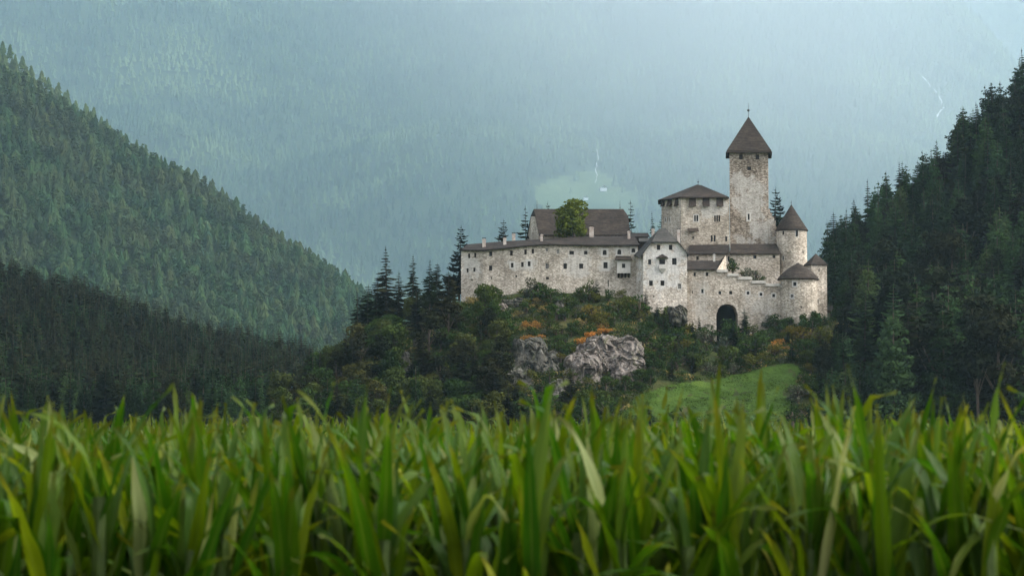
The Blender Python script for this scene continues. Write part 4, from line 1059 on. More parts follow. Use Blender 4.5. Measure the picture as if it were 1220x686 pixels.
rnd = random.Random(77)
def plant(kind, name, loc, s, label, cat, group, sxy=None, trunk='trunk', crown='crown', tilt=.03):
    o = bpy.data.objects.new(name, None); C.objects.link(o); o.location = loc; o.empty_display_size = .5
    o.rotation_euler = (rnd.uniform(-tilt, tilt), rnd.uniform(-tilt, tilt), rnd.uniform(0, 6.28))
    sx = sxy or s; o.scale = (sx, sx, s); tag(o, label, cat, group)
    for nm, me in ((trunk, kind.trunk), (crown, kind.crown)):
        c = bpy.data.objects.new(nm, me); C.objects.link(c); c.parent = o
    return o
def plant_px(kinds, name, px, py_base, hpx, label, cat, group, hill=castle_hill, wscale=1.0, Y=None, sink=.3):
    k = rnd.choice(kinds)
    if Y is not None:
        p = P(px, py_base, Y)
        p = Vector((p.x, Y, min(p.z, hill.h(p.x, Y)) if hill else p.z)); top = P(px, py_base - hpx, Y).z; s = (top - p.z) / k.H
    else:
        p = hit(hill, px, py_base, 404, 560, .5)
        if p is None: return None
        s = hpx * p.y / FP / k.H
    return plant(k, name, (p.x, p.y, p.z - sink), s, label, cat, group, sxy=s * wscale)

# --- trees of the courtyard and behind the castle
plant_px(BRO, 'leafy_tree', 683.5, 292, 55, 'round light green leafy tree in front of the big brown hall roof', 'tree', None, hill=None, Y=491, wscale=1.22)
G = 'conifers standing behind the castle'
def lone(px, top, ybase, Y, kinds, lab, wsc=1.0): return plant_px(kinds, 'conifer_tree', px, ybase, ybase - top, lab, 'tree', G, hill=None, Y=Y, wscale=wsc)
lone(547, 267, 352, 492, OPEN, 'tall open-branched conifer right beside the left end wall of the castle', 1.0)
lone(600.5, 260, 330, 500, OPEN, 'conifer top showing over the roof of the long castle range', .9)
lone(627, 244, 330, 508, OPEN, 'narrow conifer left of the big brown hall roof', .75)
lone(652, 239, 330, 520, OPEN, 'small conifer tip poking over the big hall roof', .5)
lone(741, 242, 330, 516, OPEN, 'conifer tip at the right end of the hall roof ridge', .5)
lone(753.5, 237, 325, 506, [OPEN[1]], 'dark conifer just right of the big brown hall roof', .7)
lone(779, 251, 330, 510, SPR, 'green conifer between the hall and the palace block', .8)
lone(787, 254, 330, 512, LAR, 'soft green tree touching the left side of the palace block', .8)
lone(922.5, 222, 330, 512, [OPEN[0]], 'thin dark conifer between the tallest tower and the pointed round tower', .8)
lone(931, 233, 330, 516, OPEN, 'dark conifer beside the tip of the pointed round tower', .8)
# --- left part of the castle hill: conifers and broadleaf mass
LH = 'trees on the left flank of the castle hill'
for px, top, base, kinds, wsc in ((461, 293, 385, [DRK[1]], 1.25), (492, 302, 380, [DRK[1]], 1.1), (511, 308, 375, [DRK[0]], 1.0), (520, 312, 372, [DRK[2]], .9), (437, 338, 420, DRK, 1.1),
                             (447, 330, 412, DRK, 1.1), (475, 322, 398, DRK, 1.1), (427, 345, 430, DRK, 1.1)):
    plant_px(kinds, 'conifer_tree', px, base, base - top, 'dark conifer rising above the wood left of the castle', 'tree', LH, wscale=wsc, Y=480 + rnd.uniform(-6, 8))
n_con = 0
for _ in range(900):
    px = rnd.uniform(325, 600); py = rnd.uniform(340, 530)
    edge = np.interp(px, [325, 345, 380, 430, 480, 549, 600], [520, 470, 430, 400, 380, 368, 372])
    if py < edge or n_con >= 115: continue
    if poly_in((px, py), [(545, 358), (600, 350), (600, 395), (560, 400), (535, 380)]): continue
    if 470 < px < 503 and 405 < py < 470: continue
    p = hit(castle_hill, px, py, 404, 500, 1)
    if p is None or any((p.x - q.x) ** 2 + (p.y - q.y) ** 2 < 8.5 for q in globals().setdefault('_lh', [])): continue
    _lh.append(p); n_con += 1
    x_ = rnd.random()
    if x_ < .26: k, lab, nm = rnd.choice(DRK + SOF), 'dark dense conifer in the wood left of the castle', 'conifer_tree'
    elif x_ < .38: k, lab, nm = rnd.choice(PIN), 'dull round topped pine in the wood left of the castle', 'pine_tree'
    elif x_ < .62: k, lab, nm = rnd.choice(DEW), 'olive bushy tree in the wood left of the castle', 'leafy_tree'
    else: k, lab, nm = rnd.choice(DEC), 'bushy broadleaf tree in the wood left of the castle', 'leafy_tree'
    hm = rnd.uniform(8, 13) if nm != 'leafy_tree' else rnd.uniform(5.5, 9.5)
    s = hm / k.H; plant(k, nm, (p.x, p.y, p.z - .4), s, lab, 'tree', LH, sxy=s * (1.35 if nm != 'leafy_tree' else 1.1))
# --- bushes on the rocky slope under the castle
SB = 'bushes on the slope below the castle'
def bush(px, pb, h, kinds, lab, ws=1.0, nm='bush', cat='bush', grp=SB): return plant_px(kinds, nm, px, pb, h, lab, cat, grp, wscale=ws)
for px, pb, h, kinds, lab, ws in (
    (577, 381, 46, DEC, 'large rounded dark green bush against the left end of the long range', .95),
    (570, 392, 26, BSH, 'low green bush at the foot of the large rounded bush', 1.2),
    (636, 356, 26, BSG, 'grey green spindly bush against the middle of the long range', .95),
    (648, 360, 22, BSH, 'dark bush beside the grey green one under the long range', 1.1),
    (702, 358, 26, BSH, 'dark green bush before the joint of the long range', .9),
    (711, 360, 30, [OPEN[1]], 'small conifer beside the dark bush at the long range', 1.2),
    (751, 354, 26, BSH, 'dense dark round bush in the corner beside the white house', 1.2),
    (762, 385, 34, BSH, 'bush climbing the left corner of the white house', 1.0),
    (783, 386, 26, [SPR[0]], 'small young conifer at the foot of the white house', 1.3),
    (794, 378, 22, [SPR[3]], 'slim pointed evergreen against the white house wall', .6),
    (812, 396, 24, [SPR[2]], 'small conifer below the blocked arch of the white house', 1.5),
    (833, 404, 30, [SPR[1]], 'pointed conifer left of the dark archway', 1.5),
    (871, 412, 30, BSH, 'bush growing in the mouth of the dark archway', .9),
    (887, 402, 36, [SPR[2]], 'conical evergreen just right of the dark archway', 1.45),
    (943, 398, 22, [SPR[0]], 'small evergreen below the squat round tower, left one', 1.6),
    (958, 396, 22, [SPR[1]], 'small evergreen below the squat round tower, right one', 1.8),
    (918, 392, 18, BSG, 'brownish bush at the wall left of the squat round tower', 1.2),
    (973, 398, 26, DEC, 'rounded bush at the foot of the corner tower', .9)):
    bush(px, pb, h, kinds, lab, ws)
# vegetation hanging on the terrace between gate wall and inner wall
TG = 'bushes on the terrace behind the gate wall'
for px, pb, h, k, ws in ((873, 328, 20, BSH, .6), (884, 331, 12, BSH, .9), (893, 334, 16, BSG, 1.0), (901, 336, 15, BSG, .9), (907, 338, 10, BSH, .9)):
    plant_px(k, 'bush', px, pb, h, 'scrubby bush on the terrace above the stepped wall coping', 'bush', TG, hill=None, Y=482.6, wscale=ws)
CLIFFS = [[(684, 398), (764, 396), (758, 440), (740, 450), (684, 452)], [(610, 402), (660, 404), (664, 440), (645, 446), (608, 440)], [(582, 360), (606, 360), (606, 380), (584, 380)], [(600, 354), (640, 354), (640, 362), (600, 364)]]
cnt = {}; placed = []
for _ in range(6000):
    px = rnd.uniform(560, 985); py = rnd.uniform(345, 530)
    if any(poly_in((px, py), c) for c in CLIFFS): continue
    inm = poly_in((px, py), MEADOW)
    if inm and not (py > 498 and rnd.random() < .05 and px < 850): continue
    p = hit(castle_hill, px, py, 404, 476, .7)
    if p is None or p.y > 474: continue
    bright = px > 815 and py > 395
    md = 2.7 if not bright else 3.8
    if any((p.x - q.x) ** 2 + (p.y - q.y) ** 2 < md for q in placed): continue
    if 605 < px < 660 and 352 < py < 402 and rnd.random() < .6: continue
    placed.append(p)
    if len(placed) > 275: break
    x_ = rnd.random(); nm, cat = 'bush', 'bush'
    if 705 < px < 760 and 355 < py < 395: 
        k, lab, hm = rnd.choice(BSW + BSH), 'green and ochre bush above the pale cliff', rnd.uniform(2, 3.4)
    elif bright:
        if x_ < .3: k, lab, hm = rnd.choice(BSW), 'yellow green bush between the gate arch and the meadow', rnd.uniform(2.2, 4)
        elif x_ < .75: k, lab, hm = rnd.choice(BSH + DEC), 'green bush between the gate arch and the meadow', rnd.uniform(2.5, 5)
        elif x_ < .85: k, lab, hm = rnd.choice(BSG), 'brownish grey bush between the gate arch and the meadow', rnd.uniform(2.2, 4)
        else: k, lab, hm, nm, cat = rnd.choice(SPR), 'small conifer between the gate arch and the meadow', rnd.uniform(4, 7), 'conifer_tree', 'tree'
    elif px > 765:
        if x_ < .6: k, lab, hm = rnd.choice(DEC + BSH), 'dark green bush on the slope under the white house', rnd.uniform(3, 6)
        elif x_ < .72: k, lab, hm = rnd.choice(BSW), 'olive bush on the slope under the white house', rnd.uniform(2.5, 4)
        else: k, lab, hm, nm, cat = rnd.choice(SPR + DRK), 'small conifer on the slope under the white house', rnd.uniform(4.5, 8), 'conifer_tree', 'tree'
    elif py > 440:
        if x_ < .6: k, lab, hm = rnd.choice(DEC + BSH), 'dark bush at the foot of the cliffs', rnd.uniform(3, 6)
        elif x_ < .75: k, lab, hm = rnd.choice(BSW), 'yellowish bush at the foot of the cliffs', rnd.uniform(1.5, 3)
        else: k, lab, hm, nm, cat = rnd.choice(DRK), 'dark conifer at the foot of the cliffs', rnd.uniform(5, 9), 'conifer_tree', 'tree'
    else:
        if x_ < .68: k, lab, hm = rnd.choice(BSH + DEC[:1]), 'green bush on the upper slope under the long range', rnd.uniform(2, 4)
        elif x_ < .84: k, lab, hm = rnd.choice(BSW), 'olive bush on the upper slope under the long range', rnd.uniform(1.6, 3)
        else: k, lab, hm = rnd.choice(BSG), 'grey bush on the upper slope under the long range', rnd.uniform(1.8, 3.2)
    if 596 < px < 775 and 436 < py < 485: hm = min(hm, rnd.uniform(1.6, 3.0))
    s = hm / k.H; plant(k, nm, (p.x, p.y, p.z - .25), s, lab, cat, SB, sxy=s * (1.5 if cat == 'tree' else rnd.uniform(1, 1.35)))
for px, pb, h, k in ((676, 420, 12, BSH), (683, 452, 13, BSH), (700, 461, 12, BSW), (722, 462, 14, BSH), (745, 462, 15, BSH), (762, 455, 18, DEC), (768, 430, 16, BSH), (766, 408, 14, BSH), (752, 401, 10, BSH),
                     (608, 418, 10, BSH), (612, 446, 13, BSH), (630, 452, 12, BSW), (655, 450, 13, BSH), (668, 432, 12, BSW), (663, 410, 11, BSH), (640, 424, 8, BSH), (735, 436, 9, BSH), (646, 466, 14, BSH), (620, 470, 14, BSW)):
    p = hit(castle_hill, px, pb, 404, 500, .4)
    if p is None: continue
    p = P(px, pb, p.y - 3.0); kk = rnd.choice(k); s_ = h * p.y / FP / kk.H
    plant(kk, 'bush', (p.x, p.y, p.z - .2), s_, 'small shrub growing from the ledges of the cliffs', 'bush', 'shrubs on the cliffs', sxy=s_ * 1.25)
# rusty bracken patches
BG = 'rusty bracken on the castle hill'
for pts, lab in ((((704, 398), (711, 396), (718, 394), (725, 393), (714, 390), (697, 402), (693, 406), (721, 389)), 'rusty orange bracken along the top of the pale cliff'),
                 (((626, 403), (633, 402), (639, 401), (645, 399)), 'rusty orange bracken on top of the dark left cliff'),
                 (((640, 388), (645, 384), (638, 391), (628, 388)), 'orange bracken on the bare path above the dark left cliff'),
                 (((925, 412), (935, 415), (945, 417), (952, 414), (940, 410), (930, 408)), 'orange brown bracken below the squat round tower')):
    for px, py in pts:
        p = hit(castle_hill, px, py + 2, 404, 500, .4)
        if px < 740 and py > 392: p = P(px, py + 3, p.y - 1.2)
        k = rnd.choice(BRK); s = rnd.uniform(.6, .95); plant(k, 'bracken', (p.x, p.y, p.z - .1), s, lab, 'bracken', BG, sxy=s, trunk='stem', crown='fronds')
for px, py in ((625, 372), (632, 368), (640, 364), (618, 376), (648, 372), (655, 366), (560, 372), (566, 380), (575, 388), (548, 380), (690, 388), (735, 372), (745, 376), (728, 366), (900, 420), (880, 425), (560, 362), (612, 380), (604, 388)):
    p = hit(castle_hill, px, py, 404, 500, .4)
    if p: s = rnd.uniform(.8, 1.2); plant(DRY[0], 'dry_grass_clump', (p.x, p.y, p.z - .15), s, 'clump of straw coloured grass on the castle hill slope', 'grass clump', 'dry grass clumps on the castle hill', sxy=s, trunk='stem', crown='blades')

# --- right wood: individual trees
RW = 'conifers of the wood right of the castle'
pts = []; cells = []
rz_ = random.Random(5)
y = 408.0
while y < 640:
    x = 60.0
    while x < 200:
        xx, yy = x + rz_.uniform(-2.3, 2.3), y + rz_.uniform(-2.3, 2.3); x += 6.4
        z = max(0, right_hill.h(xx, yy)); zc = max(0, castle_hill.h(xx, yy)); z = max(z, zc)
        px, py = proj(xx, yy, z)
        if px < 955: continue
        if px < 1030 and yy > 500: 
            if px < 985: continue
        if px < np.interp(py, [350, 372, 385, 430, 470, 520], [985, 990, 1010, 985, 962, 948]): continue
        if px < 1030 and 370 > py > 355 and yy < 500: continue
        pts.append((xx, yy, z, px, py))
    y += 5.8
pts.sort(key=lambda q: q[1])
N_RIGHT = 0; right_stuff = []
for (xx, yy, z, px, py) in pts:
    if px > 1250 or N_RIGHT >= 200 or rz_.random() < .06 :
        right_stuff.append((xx, yy, z)); continue
    N_RIGHT += 1; low = py > 430
    u_ = rz_.random()
    if u_ < .42: k, lab, nm = rz_.choice(SPR + SOF + SOF + SOF), 'dark green spruce in the wood right of the castle', 'conifer_tree'
    elif u_ < .74: k, lab, nm = rz_.choice(LAR[:1] + SOL + SOL), 'lighter green larch in the wood right of the castle', 'larch_tree'
    elif u_ < .90: k, lab, nm = rz_.choice(DRK), 'dull green broad conifer in the wood right of the castle', 'conifer_tree'
    else: k, lab, nm = rz_.choice(PIN), 'round topped pine in the wood right of the castle', 'pine_tree'
    hm = (rz_.uniform(19, 27) if py > 440 else rz_.uniform(13, 23)) if px > 1020 else rz_.uniform(10, 18)
    if yy > 520 and k in SPR and rz_.random() < .4: k = rz_.choice(SOF)
    if px < 985: hm = rz_.uniform(5, 9)
    if yy > 560: hm *= rz_.choice([.7, .85, 1.0, 1.15])
    if px < 1060 and yy < 480: hm = min(hm, rz_.uniform(9, 15))
    s = hm / k.H; plant(k, nm, (xx, yy, z - .5), s, lab, 'tree', RW, sxy=s * rz_.uniform(1.05, 1.45))

# ------------------------------------------------------------------ masses of trees (nobody could count them)
def src(mesh):
    return bpy.data.objects.new(mesh.name, mesh)
def full_mesh(name, geo, tr, mat):
    v, f = geo; v = list(v); f = list(f); b = len(v); nf = len(f); v += tr[0]; f += [tuple(i + b for i in q) for q in tr[1]]
    m = bpy.data.meshes.new(name); m.from_pydata(v, [], f); m.materials.append(mat); m.materials.append(M['bark'])
    m.polygons.foreach_set('material_index', [0] * nf + [1] * len(tr[1])); m.update(); return m
def scatter(name, pts, sources, sxy, sz, label, cat, kind='stuff', seed=1, align=False):
    rs = np.random.RandomState(seed); n = len(pts)
    me = bpy.data.meshes.new(name); me.from_pydata([tuple(p) for p in pts], [], [])
    a = me.attributes.new('scale3', 'FLOAT_VECTOR', 'POINT'); s1 = rs.uniform(*sz, n); s2 = s1 * rs.uniform(*sxy, n)
    a.data.foreach_set('vector', np.stack([s2, s2, s1], 1).ravel())
    a = me.attributes.new('rot3', 'FLOAT_VECTOR', 'POINT'); a.data.foreach_set('vector', np.stack([rs.uniform(-.04, .04, n), rs.uniform(-.04, .04, n), rs.uniform(0, 6.28, n)], 1).ravel())
    a = me.attributes.new('pick', 'INT', 'POINT'); a.data.foreach_set('value', rs.randint(0, len(sources), n).astype(np.int32))
    o = bpy.data.objects.new(name, me); C.objects.link(o); tag(o, label, cat, kind=kind)
    ng = bpy.data.node_groups.new(name, 'GeometryNodeTree')
    ng.interface.new_socket('Geometry', in_out='INPUT', socket_type='NodeSocketGeometry'); ng.interface.new_socket('Geometry', in_out='OUTPUT', socket_type='NodeSocketGeometry')
    gi = ng.nodes.new('NodeGroupInput'); go = ng.nodes.new('NodeGroupOutput'); iop = ng.nodes.new('GeometryNodeInstanceOnPoints')
    jn = ng.nodes.new('GeometryNodeJoinGeometry')
    for s_ in reversed(sources):
        oi = ng.nodes.new('GeometryNodeObjectInfo'); oi.inputs['Object'].default_value = s_; oi.inputs['As Instance'].default_value = False
        g2 = ng.nodes.new('GeometryNodeGeometryToInstance'); ng.links.new(oi.outputs['Geometry'], g2.inputs[0]); ng.links.new(g2.outputs[0], jn.inputs[0])
    def attr(nm, ty):
        q = ng.nodes.new('GeometryNodeInputNamedAttribute'); q.data_type = ty; q.inputs['Name'].default_value = nm; return q.outputs['Attribute']
    ng.links.new(gi.outputs[0], iop.inputs['Points']); ng.links.new(jn.outputs[0], iop.inputs['Instance']); iop.inputs['Pick Instance'].default_value = True
    ng.links.new(attr('pick', 'INT'), iop.inputs['Instance Index']); ng.links.new(attr('rot3', 'FLOAT_VECTOR'), iop.inputs['Rotation']); ng.links.new(attr('scale3', 'FLOAT_VECTOR'), iop.inputs['Scale'])
    ng.links.new(iop.outputs[0], go.inputs[0])
    md = o.modifiers.new('scatter', 'NODES'); md.node_group = ng
    return o
def low_tree(seed, mat, H, Rm, wh, nb, det, **k): return src(full_mesh('forest_tree', conifer_geo(seed, H, Rm, wh, nb, det, **k) if det else skirt_geo(seed, H, Rm, wh, nb, **k), trunk_geo(H, .25, n=4), mat))
def soft_src(seed, mat, H, Rm, power):
    rd = random.Random(seed); bl = []; z = .2
    while z < .98:
        r = Rm * (1 - z) ** power + .3
        for j in range(2 if r > 1.4 else 1):
            a = rd.uniform(0, 6.28); q = r * .35; bl.append((q * math.cos(a), q * math.sin(a), H * z, r * .75, r * .75, H * .11))
        z += .13
    return src(full_mesh('forest_tree', leafy_geo(seed, bl, 9, .95), trunk_geo(H, .25, n=4), mat))
def hill_points(hill, x0, x1, y0, y1, step, seed, pxlim=(-80, 1300), avoid=None, clear=0.0):
    rd = random.Random(seed); out_ = []; y = y0
    while y < y1:
        x = x0
        while x < x1:
            xx, yy = x + rd.uniform(-.45, .45) * step, y + rd.uniform(-.45, .45) * step; x += step
            px, _p = proj(xx, yy, 50)
            if not pxlim[0] < px < pxlim[1]: continue
            z = hill.h(xx, yy)
            if z < .3: continue
            if avoid:
                q = proj(xx, yy, z + 3)
                q = (q[0] + rd.gauss(0, 12) + 26 * fbm(xx, yy, 260, 3.1), q[1] + rd.gauss(0, 4) + 9 * fbm(xx, yy, 260, 8.1))
                if any(poly_in(q, a) for a in avoid): continue
            if clear and fbm(xx, yy, 1400, 12.5) > clear: continue
            out_.append((xx, yy, z - .5))
        y += step
    return out_
def kind_src(k):
    q = [([tuple(v.co) for v in m_.vertices], [tuple(p.vertices) for p in m_.polygons]) for m_ in (k.crown, k.trunk)]
    return src(full_mesh('forest_tree', q[0], q[1], k.crown.materials[0]))
SRC_SPR = [kind_src(k) for k in (SOF[0], SOF[1], SPR[0], SPR[2], SPR[1], SOL[0], LAR[0], PIN[0])]
if right_stuff:
    scatter('conifer_wood', [(a, b, c - .5) for a, b, c in right_stuff], SRC_SPR, (1.0, 1.35), (.6, 1.08), 'more dark conifers deep in the wood right of the castle', 'forest', seed=3)
def small(seed, mat): 
    q = leafy_geo(seed, [(0, 0, .35, .9, .9, .5), (.5, .3, .3, .6, .6, .45), (-.5, -.2, .25, .6, .5, .4)], 60, .16)
    return src(mesh_from('undergrowth', *q, mat))
SRC_UND = [small(1, M['bush']), small(2, M['bush']), small(3, M['bush_warm']), small(4, M['bush']), small(7, M['dry']), small(5, M['bush_grey']), small(6, M['bush']), small(8, M['bush'])]
ug = []; rd = random.Random(8)
for _ in range(14000):
    a_, b_ = rd.uniform(-62, 84), rd.uniform(412, 475); z_ = castle_hill.h(a_, b_); q_ = proj(a_, b_, z_)
    if z_ < .2 or poly_in(q_, MEADOW) or fbm(a_, b_, 9, 2.2) > .14: continue
    ug.append((a_, b_, z_ - .1))
scatter('undergrowth', ug, SRC_UND, (.9, 1.5), (.5, 1.5), 'low undergrowth and rough grass covering the castle hill', 'undergrowth', seed=12)
SRC_TUF = [src(mesh_from('tuft', *leafy_geo(21, [(0, 0, .12, .8, .8, .22)], 60, .13), M['tuft'])), src(mesh_from('tuft', *leafy_geo(22, [(0, 0, .1, .9, .6, .2), (.6, .4, .1, .5, .4, .2)], 60, .13), M['tuft']))]
tg = []
for _ in range(5200):
    a_, b_ = rd.uniform(15, 80), rd.uniform(408, 466); z_ = castle_hill.h(a_, b_)
    if poly_in(proj(a_, b_, z_), MEADOW) and fbm(a_, b_, 6, 7.2) > -.12: tg.append((a_, b_, z_ + .1 + .25 * fbm(a_, b_, 3.0, 4.4)))
scatter('meadow_grass', tg, SRC_TUF, (.8, 1.6), (.5, 1.4), 'short grass tussocks on the green meadow below the castle', 'grass', seed=13)
SRC_DRK = [low_tree(111, M['spruce_dim'], 15, 3.1, 22, 9, 1), low_tree(112, M['spruce_dim'], 15, 3.6, 18, 9, 1, power=.6), low_tree(113, M['spruce'], 15, 2.9, 20, 8, 1, gap=.2)]
# dark wood lower left: the nearest trees are individuals
flat = [(xx, yy, z) for (xx, yy, z) in []]
rd = random.Random(9); dl = []
yy = 500.0
while yy < 560:
    xx = -160.0
    while xx < -40:
        a, b = xx + rd.uniform(-2.5, 2.5), yy + rd.uniform(-2.5, 2.5); xx += 6.5
        px, _p = proj(a, b, 5)
        if -10 < px < 350: dl.append((a, b, max(0, dark_hill.h(a, b)), px))
    yy += 6.5
dl.sort(key=lambda q: q[1]); 
for (a, b, z, px) in dl[:85]:
    u_ = rd.random(); k = rd.choice(DRK + SPR[:2] + SOF) if u_ < .8 else rd.choice(SOL)
    s = rd.uniform(11, 17) / k.H
    plant(k, 'conifer_tree', (a, b, z - .4), s, 'nearest dark conifers at the lower left, just above the maize' if u_ < .8 else 'lighter conifer among the dark ones at the lower left', 'tree', 'conifers at the lower left', sxy=s * 1.2)
pp = [(a, b, z - .4) for (a, b, z, px) in dl[85:]] + hill_points(dark_hill, -300, 0, 556, 830, 6.0, 21)
scatter('dark_conifer_wood', pp, SRC_DRK, (.95, 1.3), (.7, 1.12), 'dark conifer wood covering the low hill at the left', 'forest', seed=4)
SRC_MID = [low_tree(121, M['mid'], 15, 3.6, 8, 7, 0, power=.65), low_tree(122, M['mid'], 15, 4.0, 7, 7, 0, power=.55), low_tree(123, M['mid'], 16, 3.2, 9, 6, 0), low_tree(124, M['mid'], 13, 4.2, 6, 7, 0, power=.45)] + [soft_src(s_, M['mid'], h_, r_, p_) for s_, h_, r_, p_ in ((125, 15, 3.4, .6), (126, 13, 3.6, .5), (127, 16, 3.0, .7), (128, 11, 3.8, .5), (129, 14, 3.5, .6))]
scatter('hillside_forest', hill_points(left_hill, -1000, 40, 1420, 2290, 9.6, 22), SRC_MID, (1.0, 1.4), (.7, 1.65), 'grey green conifer forest on the slope rising to the left', 'forest', seed=5)
SRC_BEY = [low_tree(131, M['beyond'], 15, 3.6, 7, 7, 0, power=.55)]
scatter('sun_tinted_forest', hill_points(behind_hill, -1300, 60, 2500, 2960, 13, 23), SRC_BEY, (1, 1.5), (.7, 1.7), 'paler green forest on the ridge peeping out behind the left slope', 'forest', seed=6)
SRC_FAR = [low_tree(141, M['far'], 18, 4.8, 5, 5, 0, power=.7), low_tree(142, M['far'], 17, 5.4, 5, 5, 0, power=.55), low_tree(143, M['far'], 20, 4.4, 6, 5, 0)]
SRC_LAST = [low_tree(151, M['last'], 16, 6.0, 5, 5, 0, power=.5), low_tree(152, M['last'], 18, 5.4, 5, 5, 0, power=.6)]
scatter('far_mountain_forest', hill_points(far_hill, -6600, 3980, 8400, 13900, 38, 24, avoid=[FARMEADOW, FARMEADOW2]), SRC_FAR, (.9, 1.4), (1.6, 3.9), 'blue hazy forest covering the far mountain behind the castle', 'forest', seed=7)
scatter('farthest_mountain_forest', hill_points(last_hill, -4200, 6600, 12900, 20300, 46, 25, clear=.62), SRC_LAST, (1, 1.6), (1.6, 3.8), 'very pale hazy forest patches on the farthest mountain', 'forest', seed=8)

# ------------------------------------------------------------------ maize
def maize_leaf_mat():
    m, t, out = new_mat('maize leaf')
    uv = t.nodes.new('ShaderNodeUVMap'); uv.uv_map = 'UVMap'; sp = t.nodes.new('ShaderNodeSeparateXYZ'); t.links.new(uv.outputs[0], sp.inputs[0])
    oi = t.nodes.new('ShaderNodeObjectInfo')
    at = t.nodes.new('ShaderNodeAttribute'); at.attribute_name = 'leafrand'
    r1 = ramp(t, [(0.0, (0.016, 0.060, 0.003)), (0.35, (0.022, 0.066, 0.002)), (0.65, (0.046, 0.092, 0.002)), (0.88, (0.070, 0.112, 0.002)), (0.95, (0.085, 0.12, 0.006)), (0.97, (0.20, 0.24, 0.08)), (1.0, (0.26, 0.28, 0.12))]);  # palest stops are highlights painted on a few leaves
    fr = math_n(t, 'FRACT', math_n(t, 'ADD', at.outputs['Fac'], oi.outputs['Random'])); t.links.new(fr, r1.inputs[0])
    # midrib
    mid = math_n(t, 'ABSOLUTE', math_n(t, 'SUBTRACT', sp.outputs[0], .5))
    mr = ramp(t, [(0.0, (1, 1, 1)), (0.07, (0, 0, 0))]); t.links.new(mid, mr.inputs[0])
    col = mix(t, r1.outputs[0], (0.08, 0.115, 0.02), math_n(t, 'MULTIPLY', mr.outputs[0], .7))
    # lengthwise veins
    cmb = t.nodes.new('ShaderNodeCombineXYZ'); t.links.new(math_n(t, 'MULTIPLY', sp.outputs[0], 26.0), cmb.inputs[0]); t.links.new(math_n(t, 'MULTIPLY', sp.outputs[1], 3.0), cmb.inputs[1]); t.links.new(math_n(t, 'MULTIPLY', fr, 20.0), cmb.inputs[2])
    vn = noise_n(t, cmb.outputs[0], 1.0, 3, .6); vr = ramp(t, [(0.3, (0.68, 0.74, 0.6)), (0.7, (1.25, 1.2, 1.2))]); t.links.new(vn, vr.inputs[0])
    col = mix(t, col, vr.outputs[0], .75, 'MULTIPLY')
    # dry tip
    tip = math_n(t, 'ADD', sp.outputs[1], math_n(t, 'MULTIPLY', math_n(t, 'SUBTRACT', vn, .5), .35))
    tr_ = ramp(t, [(0.90, (0, 0, 0)), (1.0, (1, 1, 1))]); t.links.new(math_n(t, 'ADD', tip, math_n(t, 'MULTIPLY', fr, .12)), tr_.inputs[0])
    col = mix(t, col, (0.085, 0.075, 0.012), math_n(t, 'MULTIPLY', tr_.outputs[0], .6))
    # underside paler, with its glossy highlight put into the colour too
    g_ = t.nodes.new('ShaderNodeNewGeometry')
    col2 = mix(t, col, (0.08, 0.13, 0.035), .3)
    colf = mix(t, col, col2, g_.outputs['Backfacing'])
    b = t.nodes.new('ShaderNodeBsdfPrincipled'); b.inputs['Roughness'].default_value = .38; b.inputs['Specular IOR Level'].default_value = .09; t.links.new(colf, b.inputs['Base Color'])
    bn = t.nodes.new('ShaderNodeBump'); bn.inputs['Strength'].default_value = .35; bn.inputs['Distance'].default_value = .004; t.links.new(vn, bn.inputs['Height']); t.links.new(bn.outputs[0], b.inputs['Normal'])
    tl = t.nodes.new('ShaderNodeBsdfTranslucent'); t.links.new(mix(t, colf, (1.5, 1.35, .6), 1.0, 'MULTIPLY'), tl.inputs[0])
    ms = t.nodes.new('ShaderNodeMixShader'); ms.inputs[0].default_value = .5
    t.links.new(b.outputs[0], ms.inputs[1]); t.links.new(tl.outputs[0], ms.inputs[2]); t.links.new(ms.outputs[0], out.inputs[0]); return m
M['maize'] = maize_leaf_mat()
M['stalk'] = simple_mat('maize stalk', (0.05, 0.08, 0.012), (0.025, 0.045, 0.008), 8, .6)
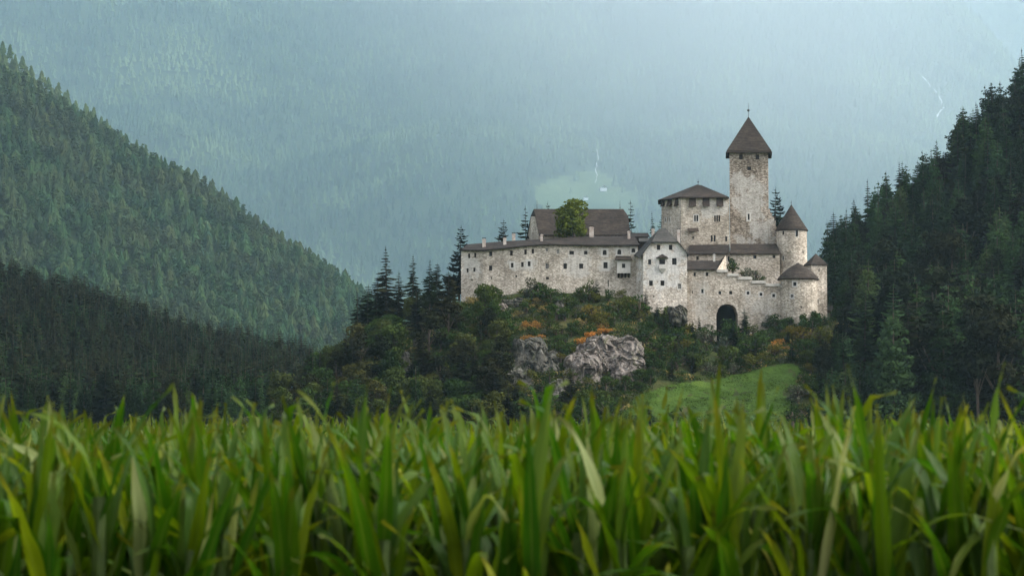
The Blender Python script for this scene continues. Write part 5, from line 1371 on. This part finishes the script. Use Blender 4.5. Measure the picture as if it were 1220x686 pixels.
def maize_geo(seed):
    rd = random.Random(seed); v = []; f = []; uv = []; lr = []
    H = 1.60; nl = 13; az = rd.uniform(0, 6.28)
    for k in range(nl):
        t = k / (nl - 1); z0 = .35 + (H - .35) * t ** .85
        a = az + math.pi * k + rd.uniform(-.55, .55); r_ = rd.random()
        L = rd.uniform(.70, 1.0) * (1.0 if k < nl - 3 else rd.uniform(.62, .85)); W = rd.uniform(.036, .052) * (1.0 if k < nl - 2 else .8)
        inc = rd.uniform(.05, .34) if t > .4 else rd.uniform(.3, .7)       # angle from vertical
        bend = rd.choice([rd.uniform(-.1, .3), rd.uniform(.1, .5), rd.uniform(.4, 1.0), rd.uniform(.9, 1.8), rd.uniform(1.4, 2.9)]) if t < .75 else rd.choice([rd.uniform(-.1, .25), rd.uniform(0, .35), rd.uniform(.0, .4), rd.uniform(.4, 1.0), rd.uniform(.9, 2.0)])
        kink = rd.uniform(.45, .8) if rd.random() < .18 else None
        S = 12; p = Vector((0, 0, z0)); d0 = Vector((math.cos(a), math.sin(a), 0)); sd0 = Vector((-math.sin(a), math.cos(a), 0))
        tw0 = rd.uniform(-.3, .3); tw1 = rd.uniform(-.8, .8); wv = rd.uniform(.004, .012); wf = rd.uniform(14, 24); wp = rd.uniform(0, 6)
        base = len(v); ang = inc; rows = []
        for s in range(S + 1):
            q = s / S
            wq = W * min(1, .45 + q * 3.2) * min(1, 1.42 * (1 - q) ** .72) + .0006
            dirv = d0 * math.sin(ang) + Vector((0, 0, 1)) * math.cos(ang)
            nrm = (d0 * -math.cos(ang) + Vector((0, 0, 1)) * math.sin(ang))
            tw = tw0 + tw1 * q * q; sdv = sd0 * math.cos(tw) + nrm * math.sin(tw); nn = nrm * math.cos(tw) - sd0 * math.sin(tw)
            w1 = wv * math.sin(wf * q + wp) * (.3 + q); w2 = wv * math.sin(wf * q + wp + 2.2) * (.3 + q); fold = .38 * (1 - .5 * q)
            for xx, ww, u in ((-1, w1, 0), (-.5, w1 * .3, .25), (0, 0, .5), (.5, w2 * .3, .75), (1, w2, 1)):
                v.append(tuple(p + sdv * wq * xx + nn * (abs(xx) * wq * fold + ww))); rows.append((u, q))
            p = p + dirv * (L / S); ang += bend / S * (.3 + 1.4 * q)
            if kink and abs(q - kink) < .5 / S: ang += rd.uniform(.7, 1.5)
        for s in range(S):
            for j in range(4):
                i = base + s * 5 + j; ids = (i, i + 1, i + 6, i + 5); f.append(ids); uv += [rows[x - base] for x in ids]; lr.append(r_)
    return v, f, uv, lr
def maize_meshes(seed):
    v, f, uv, lr = maize_geo(seed); m = mesh_from('maize leaves', v, f, M['maize'], uv)
    a = m.attributes.new('leafrand', 'FLOAT', 'FACE'); a.data.foreach_set('value', lr)
    m.polygons.foreach_set('use_smooth', [True] * len(m.polygons))
    tv, tf = trunk_geo(1.75, .016, n=6, base=0); ms = mesh_from('maize stalk', tv, tf, M['stalk']); return m, ms
MZ = [maize_meshes(200 + i) for i in range(10)]
rd = random.Random(31); spots = []; rest = []
row = 8.8
while row < 48:
    x = -14.0 - row * .1
    hw = row * .29 + 1.2
    while x < 14 + row * .1:
        xx, yy = x + rd.uniform(-.05, .05), row + rd.uniform(-.10, .10); x += rd.uniform(.11, .17) if row < 16 else .3
        (spots if (row < 26 and abs(xx) < yy * .262 + .25) else rest).append((xx, yy)) if abs(xx) < hw + 5 else None
    row += .55 if row < 16 else .8
spots.sort(key=lambda q: q[1]); rest += spots[300:]; spots = spots[:300]
for (xx, yy) in spots:
    lm, sm = rd.choice(MZ)
    o = bpy.data.objects.new('maize_plant', None); C.objects.link(o); o.location = (xx, yy, 0); o.empty_display_size = .2
    s = rd.uniform(.91, 1.015) * (1.0 if rd.random() > .12 else 1.04); o.scale = (s * rd.uniform(.9, 1.1), s, s); o.rotation_euler = (rd.uniform(-.07, .07), rd.uniform(-.09, .09), rd.uniform(0, 6.28))
    tag(o, 'green maize plant with long pointed leaves in the near rows of the field', 'maize plant', 'maize plants in the near rows')
    for nm, me in (('stalk', sm), ('leaves', lm)):
        c = bpy.data.objects.new(nm, me); C.objects.link(c); c.parent = o
def join_mz(lm, sm):
    o = bpy.data.objects.new('m', lm.copy()); n0 = len(lm.polygons)
    return o
scatter('maize_field', [(a, b, 0) for a, b in rest], [join_mz(l, s) for l, s in MZ], (.9, 1.1), (.85, .97), 'maize field stretching away behind the near rows', 'maize field', seed=9)
